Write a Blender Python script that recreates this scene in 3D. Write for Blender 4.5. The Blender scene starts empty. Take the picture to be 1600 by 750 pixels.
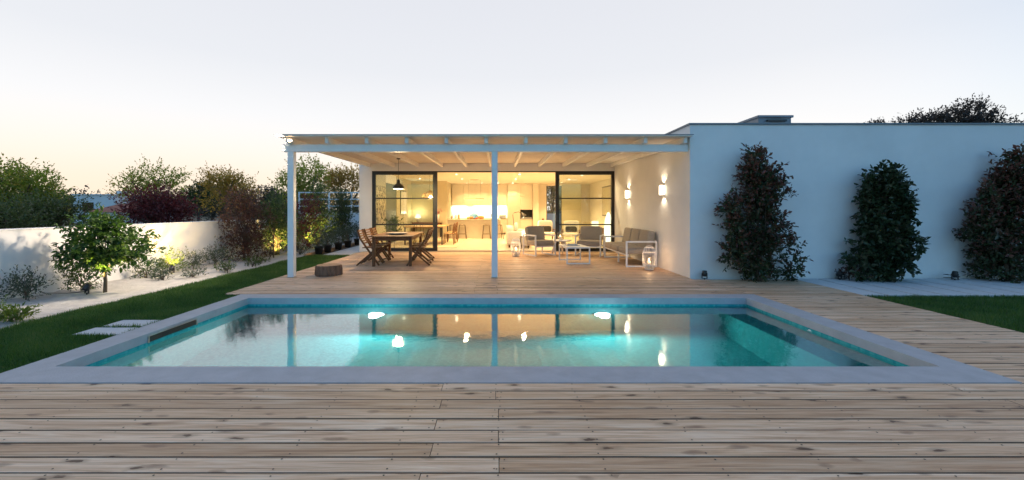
import bpy, bmesh, math, random
import numpy as np
from mathutils import Vector, Matrix
R = math.radians
PI = math.pi
rnd = random.Random(7)

# ------------------------------------------------------------------ camera, sky, exposure
scn = bpy.context.scene
COL = scn.collection
cam_d = bpy.data.cameras.new('camera')
cam_d.sensor_width = 36.0
cam_d.lens = 36.0 * 660 / 1600
cam_d.shift_x = 23 / 1600
cam_d.shift_y = -47 / 1600
cam_d.clip_start = 0.05
cam_d.clip_end = 6000
cam = bpy.data.objects.new('camera', cam_d)
cam.location = (0, 0, 1.4)
cam.rotation_euler = (R(90), 0, 0)
COL.objects.link(cam)
scn.camera = cam

world = bpy.data.worlds.new('World')
scn.world = world
world.use_nodes = True
wn = world.node_tree.nodes
wl = world.node_tree.links
wn.clear()
w_out = wn.new('ShaderNodeOutputWorld')
w_bg = wn.new('ShaderNodeBackground')
sky = wn.new('ShaderNodeTexSky')
sky.sky_type = 'NISHITA'
sky.sun_disc = False
sky.sun_elevation = R(3.0)
sky.sun_rotation = R(-20)
sky.altitude = 0
sky.air_density = 1.0
sky.dust_density = 1.0
sky.ozone_density = 3.2
w_bg.inputs['Strength'].default_value = 0.10
# dusk haze: the whole western half of the sky is washed out to a pale veil, peach low above the sunset
def wmath(op, a, b=None, clamp=False):
    n = wn.new('ShaderNodeMath'); n.operation = op; n.use_clamp = clamp
    for i, q in enumerate((a, b)):
        if q is None: continue
        if isinstance(q, (int, float)): n.inputs[i].default_value = q
        else: wl.new(q, n.inputs[i])
    return n.outputs[0]
def wsmooth(v, lo, hi):
    n = wn.new('ShaderNodeMapRange'); n.interpolation_type = 'SMOOTHSTEP'
    wl.new(v, n.inputs[0]); n.inputs[1].default_value = lo; n.inputs[2].default_value = hi
    return n.outputs[0]
def wdot(az):
    n = wn.new('ShaderNodeVectorMath'); n.operation = 'DOT_PRODUCT'
    wl.new(w_tc.outputs['Generated'], n.inputs[0]); n.inputs[1].default_value = (math.sin(R(az)), math.cos(R(az)), 0)
    return n.outputs['Value']
w_tc = wn.new('ShaderNodeTexCoord')
w_sp = wn.new('ShaderNodeSeparateXYZ'); wl.new(w_tc.outputs['Generated'], w_sp.inputs[0])
w_rp = wn.new('ShaderNodeValToRGB'); els = w_rp.color_ramp.elements
VEIL = [(0.0, (.86, .80, .72)), (.10, (.83, .80, .77)), (.20, (.745, .745, .755)), (.30, (.655, .67, .705)), (.42, (.62, .635, .68)), (.80, (.53, .545, .60))]
while len(els) < len(VEIL): els.new(.5)
for e_, (p_, c_) in zip(els, VEIL): e_.position = p_; e_.color = (*c_, 1)
wl.new(w_sp.outputs[2], w_rp.inputs[0])
w_pe = wn.new('ShaderNodeMix'); w_pe.data_type = 'RGBA'
wl.new(wmath('MULTIPLY', wsmooth(wdot(-48), .62, 1.0), wmath('SUBTRACT', 1.0, wsmooth(w_sp.outputs[2], 0.0, .20))), w_pe.inputs[0])
wl.new(w_rp.outputs[0], w_pe.inputs[6]); w_pe.inputs[7].default_value = (.84, .69, .53, 1)
w_sc = wn.new('ShaderNodeVectorMath'); w_sc.operation = 'SCALE'; w_sc.inputs['Scale'].default_value = 1.62
wl.new(w_pe.outputs[2], w_sc.inputs[0])
w_mx = wn.new('ShaderNodeMix'); w_mx.data_type = 'RGBA'
w_ns = wn.new('ShaderNodeVectorMath'); w_ns.operation = 'SCALE'; w_ns.inputs['Scale'].default_value = 0.92; wl.new(sky.outputs[0], w_ns.inputs[0])
wl.new(wsmooth(wdot(-18), -.42, .60), w_mx.inputs[0]); wl.new(w_ns.outputs[0], w_mx.inputs[6]); wl.new(w_sc.outputs[0], w_mx.inputs[7])
wl.new(w_mx.outputs[2], w_bg.inputs['Color'])
wl.new(w_bg.outputs[0], w_out.inputs['Surface'])

scn.view_settings.view_transform = 'Standard'
scn.view_settings.look = 'None'
scn.view_settings.exposure = 3.0
scn.view_settings.gamma = 1.0
scn.view_settings.use_curve_mapping = False
scn.render.engine = 'CYCLES'
scn.cycles.max_bounces = 10
scn.cycles.transparent_max_bounces = 16
scn.cycles.sample_clamp_indirect = 6
LK = 1.0 / 2 ** scn.view_settings.exposure      # lamps are given for exposure 0

# ------------------------------------------------------------------ material helpers
MATS = {}
def new_mat(name):
    m = bpy.data.materials.new(name)
    m.use_nodes = True
    nt = m.node_tree
    b = nt.nodes.get('Principled BSDF')
    MATS[name] = m
    return m, nt, b
def N(nt, t, **kw):
    n = nt.nodes.new(t)
    for k, v in kw.items():
        if k.startswith('i_'):
            key = k[2:].replace('_', ' ')
            n.inputs[int(key) if key.isdigit() else key].default_value = v
        else:
            setattr(n, k, v)
    return n
def ramp(nt, stops, interp='LINEAR'):
    n = nt.nodes.new('ShaderNodeValToRGB')
    n.color_ramp.interpolation = interp
    els = n.color_ramp.elements
    while len(els) < len(stops): els.new(0.5)
    for e, (p, c) in zip(els, stops):
        e.position = p
        e.color = (*c, 1) if len(c) == 3 else c
    return n
def basic(name, col, rough=0.6, metal=0.0, var=0.12, scale=8.0, bump=0.0, bscale=60.0, stretch=(1, 1, 1), spec=0.5):
    m, nt, b = new_mat(name)
    tc = N(nt, 'ShaderNodeTexCoord')
    mp = N(nt, 'ShaderNodeMapping'); mp.inputs['Scale'].default_value = stretch
    nt.links.new(tc.outputs['Object'], mp.inputs[0])
    nz = N(nt, 'ShaderNodeTexNoise', i_Scale=scale, i_Detail=6.0, i_Roughness=0.6)
    nt.links.new(mp.outputs[0], nz.inputs['Vector'])
    lo = tuple(c * (1 - var) for c in col); hi = tuple(min(1, c * (1 + var)) for c in col)
    rp = ramp(nt, [(0.3, lo), (0.7, hi)])
    nt.links.new(nz.outputs['Fac'], rp.inputs[0])
    nt.links.new(rp.outputs[0], b.inputs['Base Color'])
    b.inputs['Roughness'].default_value = rough
    b.inputs['Metallic'].default_value = metal
    b.inputs['Specular IOR Level'].default_value = spec
    if bump > 0:
        n2 = N(nt, 'ShaderNodeTexNoise', i_Scale=bscale, i_Detail=5.0)
        nt.links.new(mp.outputs[0], n2.inputs['Vector'])
        bp = N(nt, 'ShaderNodeBump', i_Strength=bump, i_Distance=0.01)
        nt.links.new(n2.outputs['Fac'], bp.inputs['Height'])
        nt.links.new(bp.outputs[0], b.inputs['Normal'])
    return m
def emit(name, col, strength):
    m = bpy.data.materials.new(name); m.use_nodes = True
    nt = m.node_tree; nt.nodes.clear()
    o = N(nt, 'ShaderNodeOutputMaterial'); e = N(nt, 'ShaderNodeEmission')
    e.inputs[0].default_value = (*col, 1); e.inputs[1].default_value = strength * LK
    nt.links.new(e.outputs[0], o.inputs[0]); MATS[name] = m
    return m
def glass_thin(name, tint=(0.93, 0.96, 0.95), rough=0.0, refl=0.055):
    m = bpy.data.materials.new(name); m.use_nodes = True
    nt = m.node_tree; nt.nodes.clear()
    o = N(nt, 'ShaderNodeOutputMaterial'); mx = N(nt, 'ShaderNodeMixShader')
    t = N(nt, 'ShaderNodeBsdfTransparent'); t.inputs[0].default_value = (*tint, 1)
    g = N(nt, 'ShaderNodeBsdfGlossy'); g.inputs['Roughness'].default_value = rough
    lw = N(nt, 'ShaderNodeLayerWeight', i_Blend=0.5); pw = N(nt, 'ShaderNodeMath', operation='POWER'); pw.inputs[1].default_value = 4.0
    f = N(nt, 'ShaderNodeMath', operation='MULTIPLY_ADD', use_clamp=True); f.inputs[1].default_value = 0.92; f.inputs[2].default_value = refl
    nt.links.new(lw.outputs['Facing'], pw.inputs[0]); nt.links.new(pw.outputs[0], f.inputs[0])
    nt.links.new(f.outputs[0], mx.inputs[0]); nt.links.new(t.outputs[0], mx.inputs[1]); nt.links.new(g.outputs[0], mx.inputs[2])
    nt.links.new(mx.outputs[0], o.inputs[0]); MATS[name] = m
    return m
def leafmat(name, cols, transl=0.35, rough=0.45):
    m, nt, b = new_mat(name)
    at = N(nt, 'ShaderNodeAttribute', attribute_name='v')
    n = len(cols)
    rp = ramp(nt, [(i / max(1, n - 1), c) for i, c in enumerate(cols)])
    nt.links.new(at.outputs['Fac'], rp.inputs[0])
    nt.links.new(rp.outputs[0], b.inputs['Base Color'])
    b.inputs['Roughness'].default_value = rough
    b.inputs['Specular IOR Level'].default_value = 0.35
    t = N(nt, 'ShaderNodeBsdfTranslucent'); mx = N(nt, 'ShaderNodeMixShader'); mx.inputs[0].default_value = transl
    hs = N(nt, 'ShaderNodeHueSaturation', i_Value=2.1, i_Saturation=1.15)
    nt.links.new(rp.outputs[0], hs.inputs['Color']); nt.links.new(hs.outputs[0], t.inputs[0])
    nt.links.new(b.outputs[0], mx.inputs[1]); nt.links.new(t.outputs[0], mx.inputs[2])
    nt.links.new(mx.outputs[0], nt.nodes['Material Output'].inputs[0])
    return m
def woodmat(name, dark, mid, light, knots=True, along='X', rough=0.6, sx=1.0, randamt=0.7, fine=1.0):
    m, nt, b = new_mat(name)
    L = nt.links
    tc = N(nt, 'ShaderNodeTexCoord'); oi = N(nt, 'ShaderNodeObjectInfo')
    ml = N(nt, 'ShaderNodeMath', operation='MULTIPLY'); ml.inputs[1].default_value = 57.3
    L.new(oi.outputs['Random'], ml.inputs[0])
    cb = N(nt, 'ShaderNodeCombineXYZ'); L.new(ml.outputs[0], cb.inputs[0]); L.new(ml.outputs[0], cb.inputs[1]); L.new(ml.outputs[0], cb.inputs[2])
    ad = N(nt, 'ShaderNodeVectorMath', operation='ADD'); L.new(tc.outputs['Object'], ad.inputs[0]); L.new(cb.outputs[0], ad.inputs[1])
    sc = {'X': (1, 14, 14), 'Y': (14, 1, 14), 'Z': (14, 14, 1)}[along]
    mp = N(nt, 'ShaderNodeMapping'); mp.inputs['Scale'].default_value = tuple(s * sx for s in sc); L.new(ad.outputs[0], mp.inputs[0])
    # knots bend the grain
    mk = N(nt, 'ShaderNodeMapping')
    ksc = {'X': (3.6, 10, 10), 'Y': (10, 3.6, 10), 'Z': (10, 10, 3.6)}[along]
    mk.inputs['Scale'].default_value = ksc; L.new(ad.outputs[0], mk.inputs[0])
    nzk = N(nt, 'ShaderNodeTexNoise', i_Scale=3.0, i_Detail=3.0); L.new(mk.outputs[0], nzk.inputs['Vector'])
    vmx = N(nt, 'ShaderNodeMix', data_type='VECTOR'); vmx.inputs[0].default_value = 0.30
    L.new(mk.outputs[0], vmx.inputs[4]); L.new(nzk.outputs['Color'], vmx.inputs[5])
    vo = N(nt, 'ShaderNodeTexVoronoi', voronoi_dimensions='2D', i_Scale=1.0, i_Randomness=1.0); L.new(vmx.outputs[1], vo.inputs['Vector'])
    nz = N(nt, 'ShaderNodeTexNoise', i_Scale=1.3, i_Detail=7.0, i_Roughness=0.65, i_Distortion=0.8); L.new(mp.outputs[0], nz.inputs['Vector'])
    mp2 = N(nt, 'ShaderNodeMapping'); mp2.inputs['Scale'].default_value = tuple(s * s2 for s, s2 in zip(sc, {'X': (.7, 5, 5), 'Y': (5, .7, 5), 'Z': (5, 5, .7)}[along])); L.new(ad.outputs[0], mp2.inputs[0])
    nf = N(nt, 'ShaderNodeTexNoise', i_Scale=1.6, i_Detail=5.0, i_Roughness=0.7); L.new(mp2.outputs[0], nf.inputs['Vector'])
    r1 = ramp(nt, [(0.28, dark), (0.5, mid), (0.72, light)]); L.new(nz.outputs['Fac'], r1.inputs[0])
    r2 = ramp(nt, [(0.33, (0.62, 0.56, 0.50)), (0.56, (1.05, 1.05, 1.04))]); L.new(nf.outputs['Fac'], r2.inputs[0])
    mu = N(nt, 'ShaderNodeMix', data_type='RGBA', blend_type='MULTIPLY'); mu.inputs[0].default_value = fine
    L.new(r1.outputs[0], mu.inputs[6]); L.new(r2.outputs[0], mu.inputs[7])
    # plank to plank tone
    rt = ramp(nt, [(0.0, (0.70, 0.62, 0.54)), (0.3, (0.93, 0.88, 0.82)), (0.6, (1.0, 1.0, 1.0)), (1.0, (1.14, 1.17, 1.22))]); L.new(oi.outputs['Random'], rt.inputs[0])
    mr = N(nt, 'ShaderNodeMix', data_type='RGBA', blend_type='MULTIPLY'); mr.inputs[0].default_value = randamt
    L.new(mu.outputs[2], mr.inputs[6]); L.new(rt.outputs[0], mr.inputs[7])
    last = mr.outputs[2]
    if knots:
        rk = ramp(nt, [(0.0, (1, 1, 1)), (0.07, (0.9, 0.9, 0.9)), (0.10, (0.35, 0.35, 0.35)), (0.16, (0.22, 0.22, 0.22)), (0.24, (0, 0, 0))])
        L.new(vo.outputs['Distance'], rk.inputs[0])
        kk = N(nt, 'ShaderNodeMath', operation='GREATER_THAN'); kk.inputs[1].default_value = 0.78
        sepc = N(nt, 'ShaderNodeSeparateColor'); L.new(vo.outputs['Color'], sepc.inputs[0]); L.new(sepc.outputs[0], kk.inputs[0])
        km = N(nt, 'ShaderNodeMath', operation='MULTIPLY'); L.new(rk.outputs[0], km.inputs[0]); L.new(kk.outputs[0], km.inputs[1])
        kn = N(nt, 'ShaderNodeMath', operation='MULTIPLY'); L.new(km.outputs[0], kn.inputs[0]); L.new(nf.outputs['Fac'], kn.inputs[1])
        kq = N(nt, 'ShaderNodeMath', operation='MULTIPLY'); kq.inputs[1].default_value = 2.0; kq.use_clamp = True; L.new(kn.outputs[0], kq.inputs[0])
        mk2 = N(nt, 'ShaderNodeMix', data_type='RGBA'); L.new(kq.outputs[0], mk2.inputs[0])
        L.new(last, mk2.inputs[6]); mk2.inputs[7].default_value = (dark[0] * .22, dark[1] * .2, dark[2] * .2, 1)
        # slanting scars and spike knots
        for (ang, scl, thr, th2, dk, dst) in ((28, (5.5, 22, 22), .90, .26, .75, .5), (-24, (7, 15, 15), .91, .24, .60, .35), (2, (1.6, 60, 60), .90, .20, .65, .25)):
            ms = N(nt, 'ShaderNodeMapping'); ms.inputs['Rotation'].default_value = (0, 0, R(ang)); ms.inputs['Scale'].default_value = scl; L.new(ad.outputs[0], ms.inputs[0])
            nw = N(nt, 'ShaderNodeTexNoise', i_Scale=1.4, i_Detail=4.0); L.new(ms.outputs[0], nw.inputs['Vector'])
            vm = N(nt, 'ShaderNodeMix', data_type='VECTOR'); vm.inputs[0].default_value = dst; L.new(ms.outputs[0], vm.inputs[4]); L.new(nw.outputs['Color'], vm.inputs[5])
            v2 = N(nt, 'ShaderNodeTexVoronoi', voronoi_dimensions='2D', i_Scale=1.0); L.new(vm.outputs[1], v2.inputs['Vector'])
            r3 = ramp(nt, [(0.0, (dk,) * 3), (th2 * .6, (dk * .6,) * 3), (th2, (0, 0, 0))]); L.new(v2.outputs['Distance'], r3.inputs[0])
            sp = N(nt, 'ShaderNodeSeparateColor'); L.new(v2.outputs['Color'], sp.inputs[0])
            gt = N(nt, 'ShaderNodeMath', operation='GREATER_THAN'); gt.inputs[1].default_value = thr; L.new(sp.outputs[1], gt.inputs[0])
            mm_ = N(nt, 'ShaderNodeMath', operation='MULTIPLY'); L.new(r3.outputs[0], mm_.inputs[0]); L.new(gt.outputs[0], mm_.inputs[1])
            nx = N(nt, 'ShaderNodeMix', data_type='RGBA'); L.new(mm_.outputs[0], nx.inputs[0]); L.new(mk2.outputs[2], nx.inputs[6]); nx.inputs[7].default_value = (dark[0] * .42, dark[1] * .38, dark[2] * .4, 1)
            mk2 = nx
        last = mk2.outputs[2]
    L.new(last, b.inputs['Base Color'])
    b.inputs['Roughness'].default_value = rough
    b.inputs['Specular IOR Level'].default_value = 0.3
    bp = N(nt, 'ShaderNodeBump', i_Strength=0.35, i_Distance=0.004); L.new(nf.outputs['Fac'], bp.inputs['Height']); L.new(bp.outputs[0], b.inputs['Normal'])
    return m

# ------------------------------------------------------------------ materials
basic('plaster', (0.80, 0.79, 0.77), 0.85, var=0.055, scale=1.1, bump=0.25, bscale=140)
basic('garden_plaster', (0.80, 0.78, 0.75), 0.88, var=0.06, scale=1.2, bump=0.25, bscale=120)
basic('inner_plaster', (0.76, 0.72, 0.64), 0.9, var=0.03, scale=2)
basic('olive_wall', (0.55, 0.50, 0.36), 0.9, var=0.03, scale=2)
basic('white_paint', (0.80, 0.80, 0.79), 0.45, var=0.03, scale=5)
basic('white_metal', (0.80, 0.80, 0.79), 0.35, var=0.02, scale=5)
basic('black_metal', (0.018, 0.018, 0.019), 0.4, var=0.1, scale=10)
basic('dark_metal', (0.09, 0.10, 0.11), 0.45, var=0.1, scale=6, metal=0.5)
basic('enamel', (0.06, 0.065, 0.06), 0.3, var=0.1)
basic('steel', (0.45, 0.45, 0.44), 0.3, var=0.05, metal=1.0)
basic('zinc', (0.16, 0.19, 0.22), 0.5, var=0.1, scale=3, metal=0.3)
basic('cushion', (0.33, 0.29, 0.24), 0.95, var=0.10, scale=30, bump=0.5, bscale=320)
basic('cream_fabric', (0.68, 0.62, 0.50), 0.95, var=0.06, scale=20, bump=0.4, bscale=250)
basic('black_fabric', (0.03, 0.028, 0.026), 0.95, var=0.1, scale=20)
basic('sand', (0.47, 0.45, 0.42), 0.95, var=0.16, scale=7, bump=0.9, bscale=24)
basic('soil', (0.035, 0.028, 0.022), 0.95, var=0.3, scale=10, bump=0.6)  # potting soil, also colours the sheets that darken the gaps
basic('dry_ground', (0.10, 0.095, 0.06), 0.95, var=0.35, scale=0.2)
basic('lawn_soil', (0.02, 0.035, 0.012), 0.95, var=0.35, scale=9)
basic('coping', (0.40, 0.405, 0.42), 0.6, var=0.10, scale=5.5, bump=0.25, bscale=70)
basic('pale_slab', (0.58, 0.58, 0.57), 0.8, var=0.08, scale=3, bump=0.3, bscale=60)
basic('inner_floor', (0.55, 0.48, 0.38), 0.28, var=0.08, scale=1.4)
basic('cabinet', (0.76, 0.72, 0.63), 0.5, var=0.02)
basic('counter', (0.50, 0.45, 0.36), 0.4, var=0.06, scale=4)
basic('rug', (0.55, 0.45, 0.30), 0.95, var=0.2, scale=14)
basic('bark', (0.22, 0.115, 0.068), 0.95, var=0.5, scale=16, bump=1.0, bscale=40, stretch=(1, 1, 0.3))
basic('trunk', (0.11, 0.085, 0.06), 0.95, var=0.4, scale=20, bump=0.8, bscale=50, stretch=(1, 1, 0.25))
basic('cut_wood', (0.48, 0.29, 0.16), 0.8, var=0.25, scale=9)
basic('pot', (0.018, 0.017, 0.017), 0.6, var=0.2)
basic('roof_red', (0.32, 0.12, 0.08), 0.9, var=0.25, scale=2)
basic('far_white', (0.70, 0.70, 0.70), 0.9, var=0.05, scale=1)
basic('ceramic', (0.34, 0.30, 0.26), 0.4, var=0.1)
basic('vase', (0.62, 0.60, 0.62), 0.35, var=0.05)
basic('blue_cloth', (0.10, 0.28, 0.55), 0.85, var=0.6, scale=14)
basic('fruit_red', (0.55, 0.09, 0.05), 0.4)
basic('fruit_green', (0.25, 0.30, 0.04), 0.4)
basic('bread', (0.42, 0.22, 0.09), 0.8, var=0.3, scale=20)
basic('wicker', (0.42, 0.26, 0.12), 0.7, var=0.25, scale=40)
basic('painting', (0.42, 0.36, 0.26), 0.7, var=0.3, scale=9, stretch=(1, 2.4, 0.8))
nt = MATS['painting'].node_tree; rp = [n for n in nt.nodes if n.type == 'VALTORGB'][0]; rp.color_ramp.elements[0].position = .46; rp.color_ramp.elements[1].position = .50; rp.color_ramp.elements[0].color = (.012, .011, .01, 1)
basic('book_blue', (0.12, 0.19, 0.30), 0.6)
basic('book_white', (0.66, 0.64, 0.60), 0.6)
basic('candle', (0.85, 0.78, 0.62), 0.5)
basic('screw', (0.03, 0.028, 0.026), 0.5, metal=0.6)
basic('oven_glass', (0.012, 0.012, 0.014), 0.12)
basic('car_paint', (0.6, 0.62, 0.65), 0.3)
woodmat('deck_wood', (0.49, 0.28, 0.155), (0.74, 0.495, 0.315), (0.86, 0.665, 0.485), rough=0.5)
basic('deck_edge_shade', (0.15, 0.085, 0.05), 0.8, var=0.2, scale=12)  # plank sides coloured dark to put shade into the gaps
woodmat('teak', (0.085, 0.035, 0.015), (0.17, 0.075, 0.032), (0.25, 0.12, 0.055), knots=False, rough=0.45, sx=2.5, randamt=0.4)
woodmat('pale_oak', (0.32, 0.19, 0.09), (0.42, 0.27, 0.14), (0.5, 0.34, 0.19), knots=False, rough=0.5, sx=2.5, randamt=0.2)
woodmat('roof_wood', (0.70, 0.67, 0.62), (0.76, 0.73, 0.69), (0.80, 0.78, 0.74), knots=False, rough=0.7, randamt=0.25, fine=0.35)
glass_thin('door_glass')
glass_thin('lamp_glass', (0.97, 0.97, 0.97))
emit('glow_downlight', (1.0, 0.86, 0.60), 30)
emit('glow_strip', (1.0, 0.90, 0.66), 6)
emit('glow_sconce', (1.0, 0.84, 0.60), 16)
emit('glow_bulb', (1.0, 0.90, 0.70), 16)
emit('glow_rattan', (1.0, 0.48, 0.14), 2.2)
emit('glow_shade', (1.0, 0.82, 0.45), 3)
emit('glow_paper', (1.0, 0.85, 0.55), 3.0)
emit('glow_flame', (1.0, 0.62, 0.25), 14)
emit('glow_pool', (0.70, 1.0, 0.95), 14)
emit('glow_spot', (1.0, 0.72, 0.30), 12)
emit('glow_flood', (1.0, 0.66, 0.36), 40)

# water
m = bpy.data.materials.new('water'); m.use_nodes = True; nt = m.node_tree; nt.nodes.clear(); MATS['water'] = m
o_ = N(nt, 'ShaderNodeOutputMaterial'); g_ = N(nt, 'ShaderNodeBsdfRefraction', i_IOR=1.333, i_Roughness=0.0); g_.inputs[0].default_value = (0.84, 0.97, 0.97, 1)
gl_ = N(nt, 'ShaderNodeBsdfGlossy', i_Roughness=0.012); wx_ = N(nt, 'ShaderNodeMixShader')
lw = N(nt, 'ShaderNodeLayerWeight', i_Blend=0.5); pw = N(nt, 'ShaderNodeMath', operation='POWER'); pw.inputs[1].default_value = 1.75
fw = N(nt, 'ShaderNodeMath', operation='MULTIPLY_ADD', use_clamp=True); fw.inputs[1].default_value = 0.84; fw.inputs[2].default_value = 0.03
nt.links.new(lw.outputs['Facing'], pw.inputs[0]); nt.links.new(pw.outputs[0], fw.inputs[0]); nt.links.new(fw.outputs[0], wx_.inputs[0])
nt.links.new(g_.outputs[0], wx_.inputs[1]); nt.links.new(gl_.outputs[0], wx_.inputs[2])
tc = N(nt, 'ShaderNodeTexCoord'); mp = N(nt, 'ShaderNodeMapping'); mp.inputs['Scale'].default_value = (1.0, 0.7, 1)
nz = N(nt, 'ShaderNodeTexNoise', i_Scale=11.0, i_Detail=4.0, i_Roughness=0.6)
nt.links.new(tc.outputs['Object'], mp.inputs[0]); nt.links.new(mp.outputs[0], nz.inputs['Vector'])
bp = N(nt, 'ShaderNodeBump', i_Strength=0.045, i_Distance=0.02)
nt.links.new(nz.outputs['Fac'], bp.inputs['Height']); nt.links.new(bp.outputs[0], g_.inputs['Normal']); nt.links.new(bp.outputs[0], gl_.inputs['Normal']); nt.links.new(wx_.outputs[0], o_.inputs[0])

# glass mosaic of the pool (2.5 cm tesserae, far below ten pixels)
m, nt, b = new_mat('mosaic'); L = nt.links
tc = N(nt, 'ShaderNodeTexCoord')
fl = N(nt, 'ShaderNodeVectorMath', operation='MULTIPLY'); fl.inputs[1].default_value = (34, 34, 34); L.new(tc.outputs['Object'], fl.inputs[0])
of = N(nt, 'ShaderNodeVectorMath', operation='ADD'); of.inputs[1].default_value = (0.37, 0.37, 0.37); L.new(fl.outputs[0], of.inputs[0])
fr = N(nt, 'ShaderNodeVectorMath', operation='FLOOR'); L.new(of.outputs[0], fr.inputs[0])
wh = N(nt, 'ShaderNodeTexWhiteNoise', noise_dimensions='3D'); L.new(fr.outputs[0], wh.inputs['Vector'])
rp = ramp(nt, [(0.0, (0.025, 0.30, 0.33)), (0.35, (0.038, 0.35, 0.37)), (0.7, (0.05, 0.39, 0.40)), (1.0, (0.08, 0.44, 0.44))]); L.new(wh.outputs['Value'], rp.inputs[0])
fc = N(nt, 'ShaderNodeVectorMath', operation='FRACTION'); L.new(of.outputs[0], fc.inputs[0])
L.new(rp.outputs[0], b.inputs['Base Color']); b.inputs['Roughness'].default_value = 0.75; b.inputs['Specular IOR Level'].default_value = 0.15

leafmat('leaf_photinia', [(0.022, 0.046, 0.022), (0.042, 0.07, 0.03), (0.062, 0.062, 0.034), (0.14, 0.05, 0.04), (0.14, 0.085, 0.055)], 0.15, 0.4)
leafmat('leaf_laurel', [(0.014, 0.030, 0.016), (0.026, 0.048, 0.022), (0.04, 0.065, 0.028), (0.10, 0.08, 0.055)], 0.15, 0.38)
leafmat('leaf_lemon', [(0.028, 0.055, 0.015), (0.045, 0.088, 0.02), (0.065, 0.12, 0.03), (0.095, 0.15, 0.04)], 0.35, 0.4)
leafmat('leaf_grey', [(0.03, 0.05, 0.035), (0.05, 0.075, 0.05), (0.08, 0.10, 0.065), (0.11, 0.12, 0.08)], 0.25)
leafmat('leaf_shrub', [(0.025, 0.05, 0.018), (0.045, 0.08, 0.025), (0.075, 0.11, 0.035), (0.10, 0.12, 0.04)], 0.3)
leafmat('leaf_lime', [(0.06, 0.10, 0.02), (0.10, 0.15, 0.03), (0.14, 0.19, 0.04)], 0.35)
leafmat('leaf_red', [(0.05, 0.016, 0.02), (0.09, 0.024, 0.028), (0.14, 0.04, 0.04), (0.17, 0.06, 0.055)], 0.35)
leafmat('leaf_brown', [(0.04, 0.032, 0.022), (0.075, 0.042, 0.032), (0.12, 0.055, 0.045), (0.075, 0.08, 0.035)], 0.3)
leafmat('leaf_tree', [(0.10, 0.15, 0.03), (0.15, 0.20, 0.045), (0.22, 0.23, 0.06), (0.33, 0.25, 0.08)], 0.6)
leafmat('leaf_gold', [(0.14, 0.13, 0.04), (0.22, 0.18, 0.055), (0.31, 0.21, 0.075), (0.36, 0.23, 0.085)], 0.62)
leafmat('leaf_dark', [(0.035, 0.06, 0.022), (0.06, 0.085, 0.03), (0.10, 0.11, 0.04)], 0.3)
leafmat('leaf_far', [(0.03, 0.034, 0.03), (0.05, 0.05, 0.04), (0.065, 0.06, 0.05)], 0.2, 0.9)
leafmat('leaf_eucalypt', [(0.03, 0.028, 0.024), (0.05, 0.045, 0.04), (0.085, 0.065, 0.055)], 0.25)
leafmat('leaf_flower', [(0.25, 0.06, 0.10), (0.45, 0.2, 0.2), (0.3, 0.2, 0.25)], 0.3)
leafmat('grass', [(0.02, 0.058, 0.012), (0.042, 0.10, 0.022), (0.07, 0.14, 0.03), (0.12, 0.17, 0.055)], 0.3, 0.5)

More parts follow.
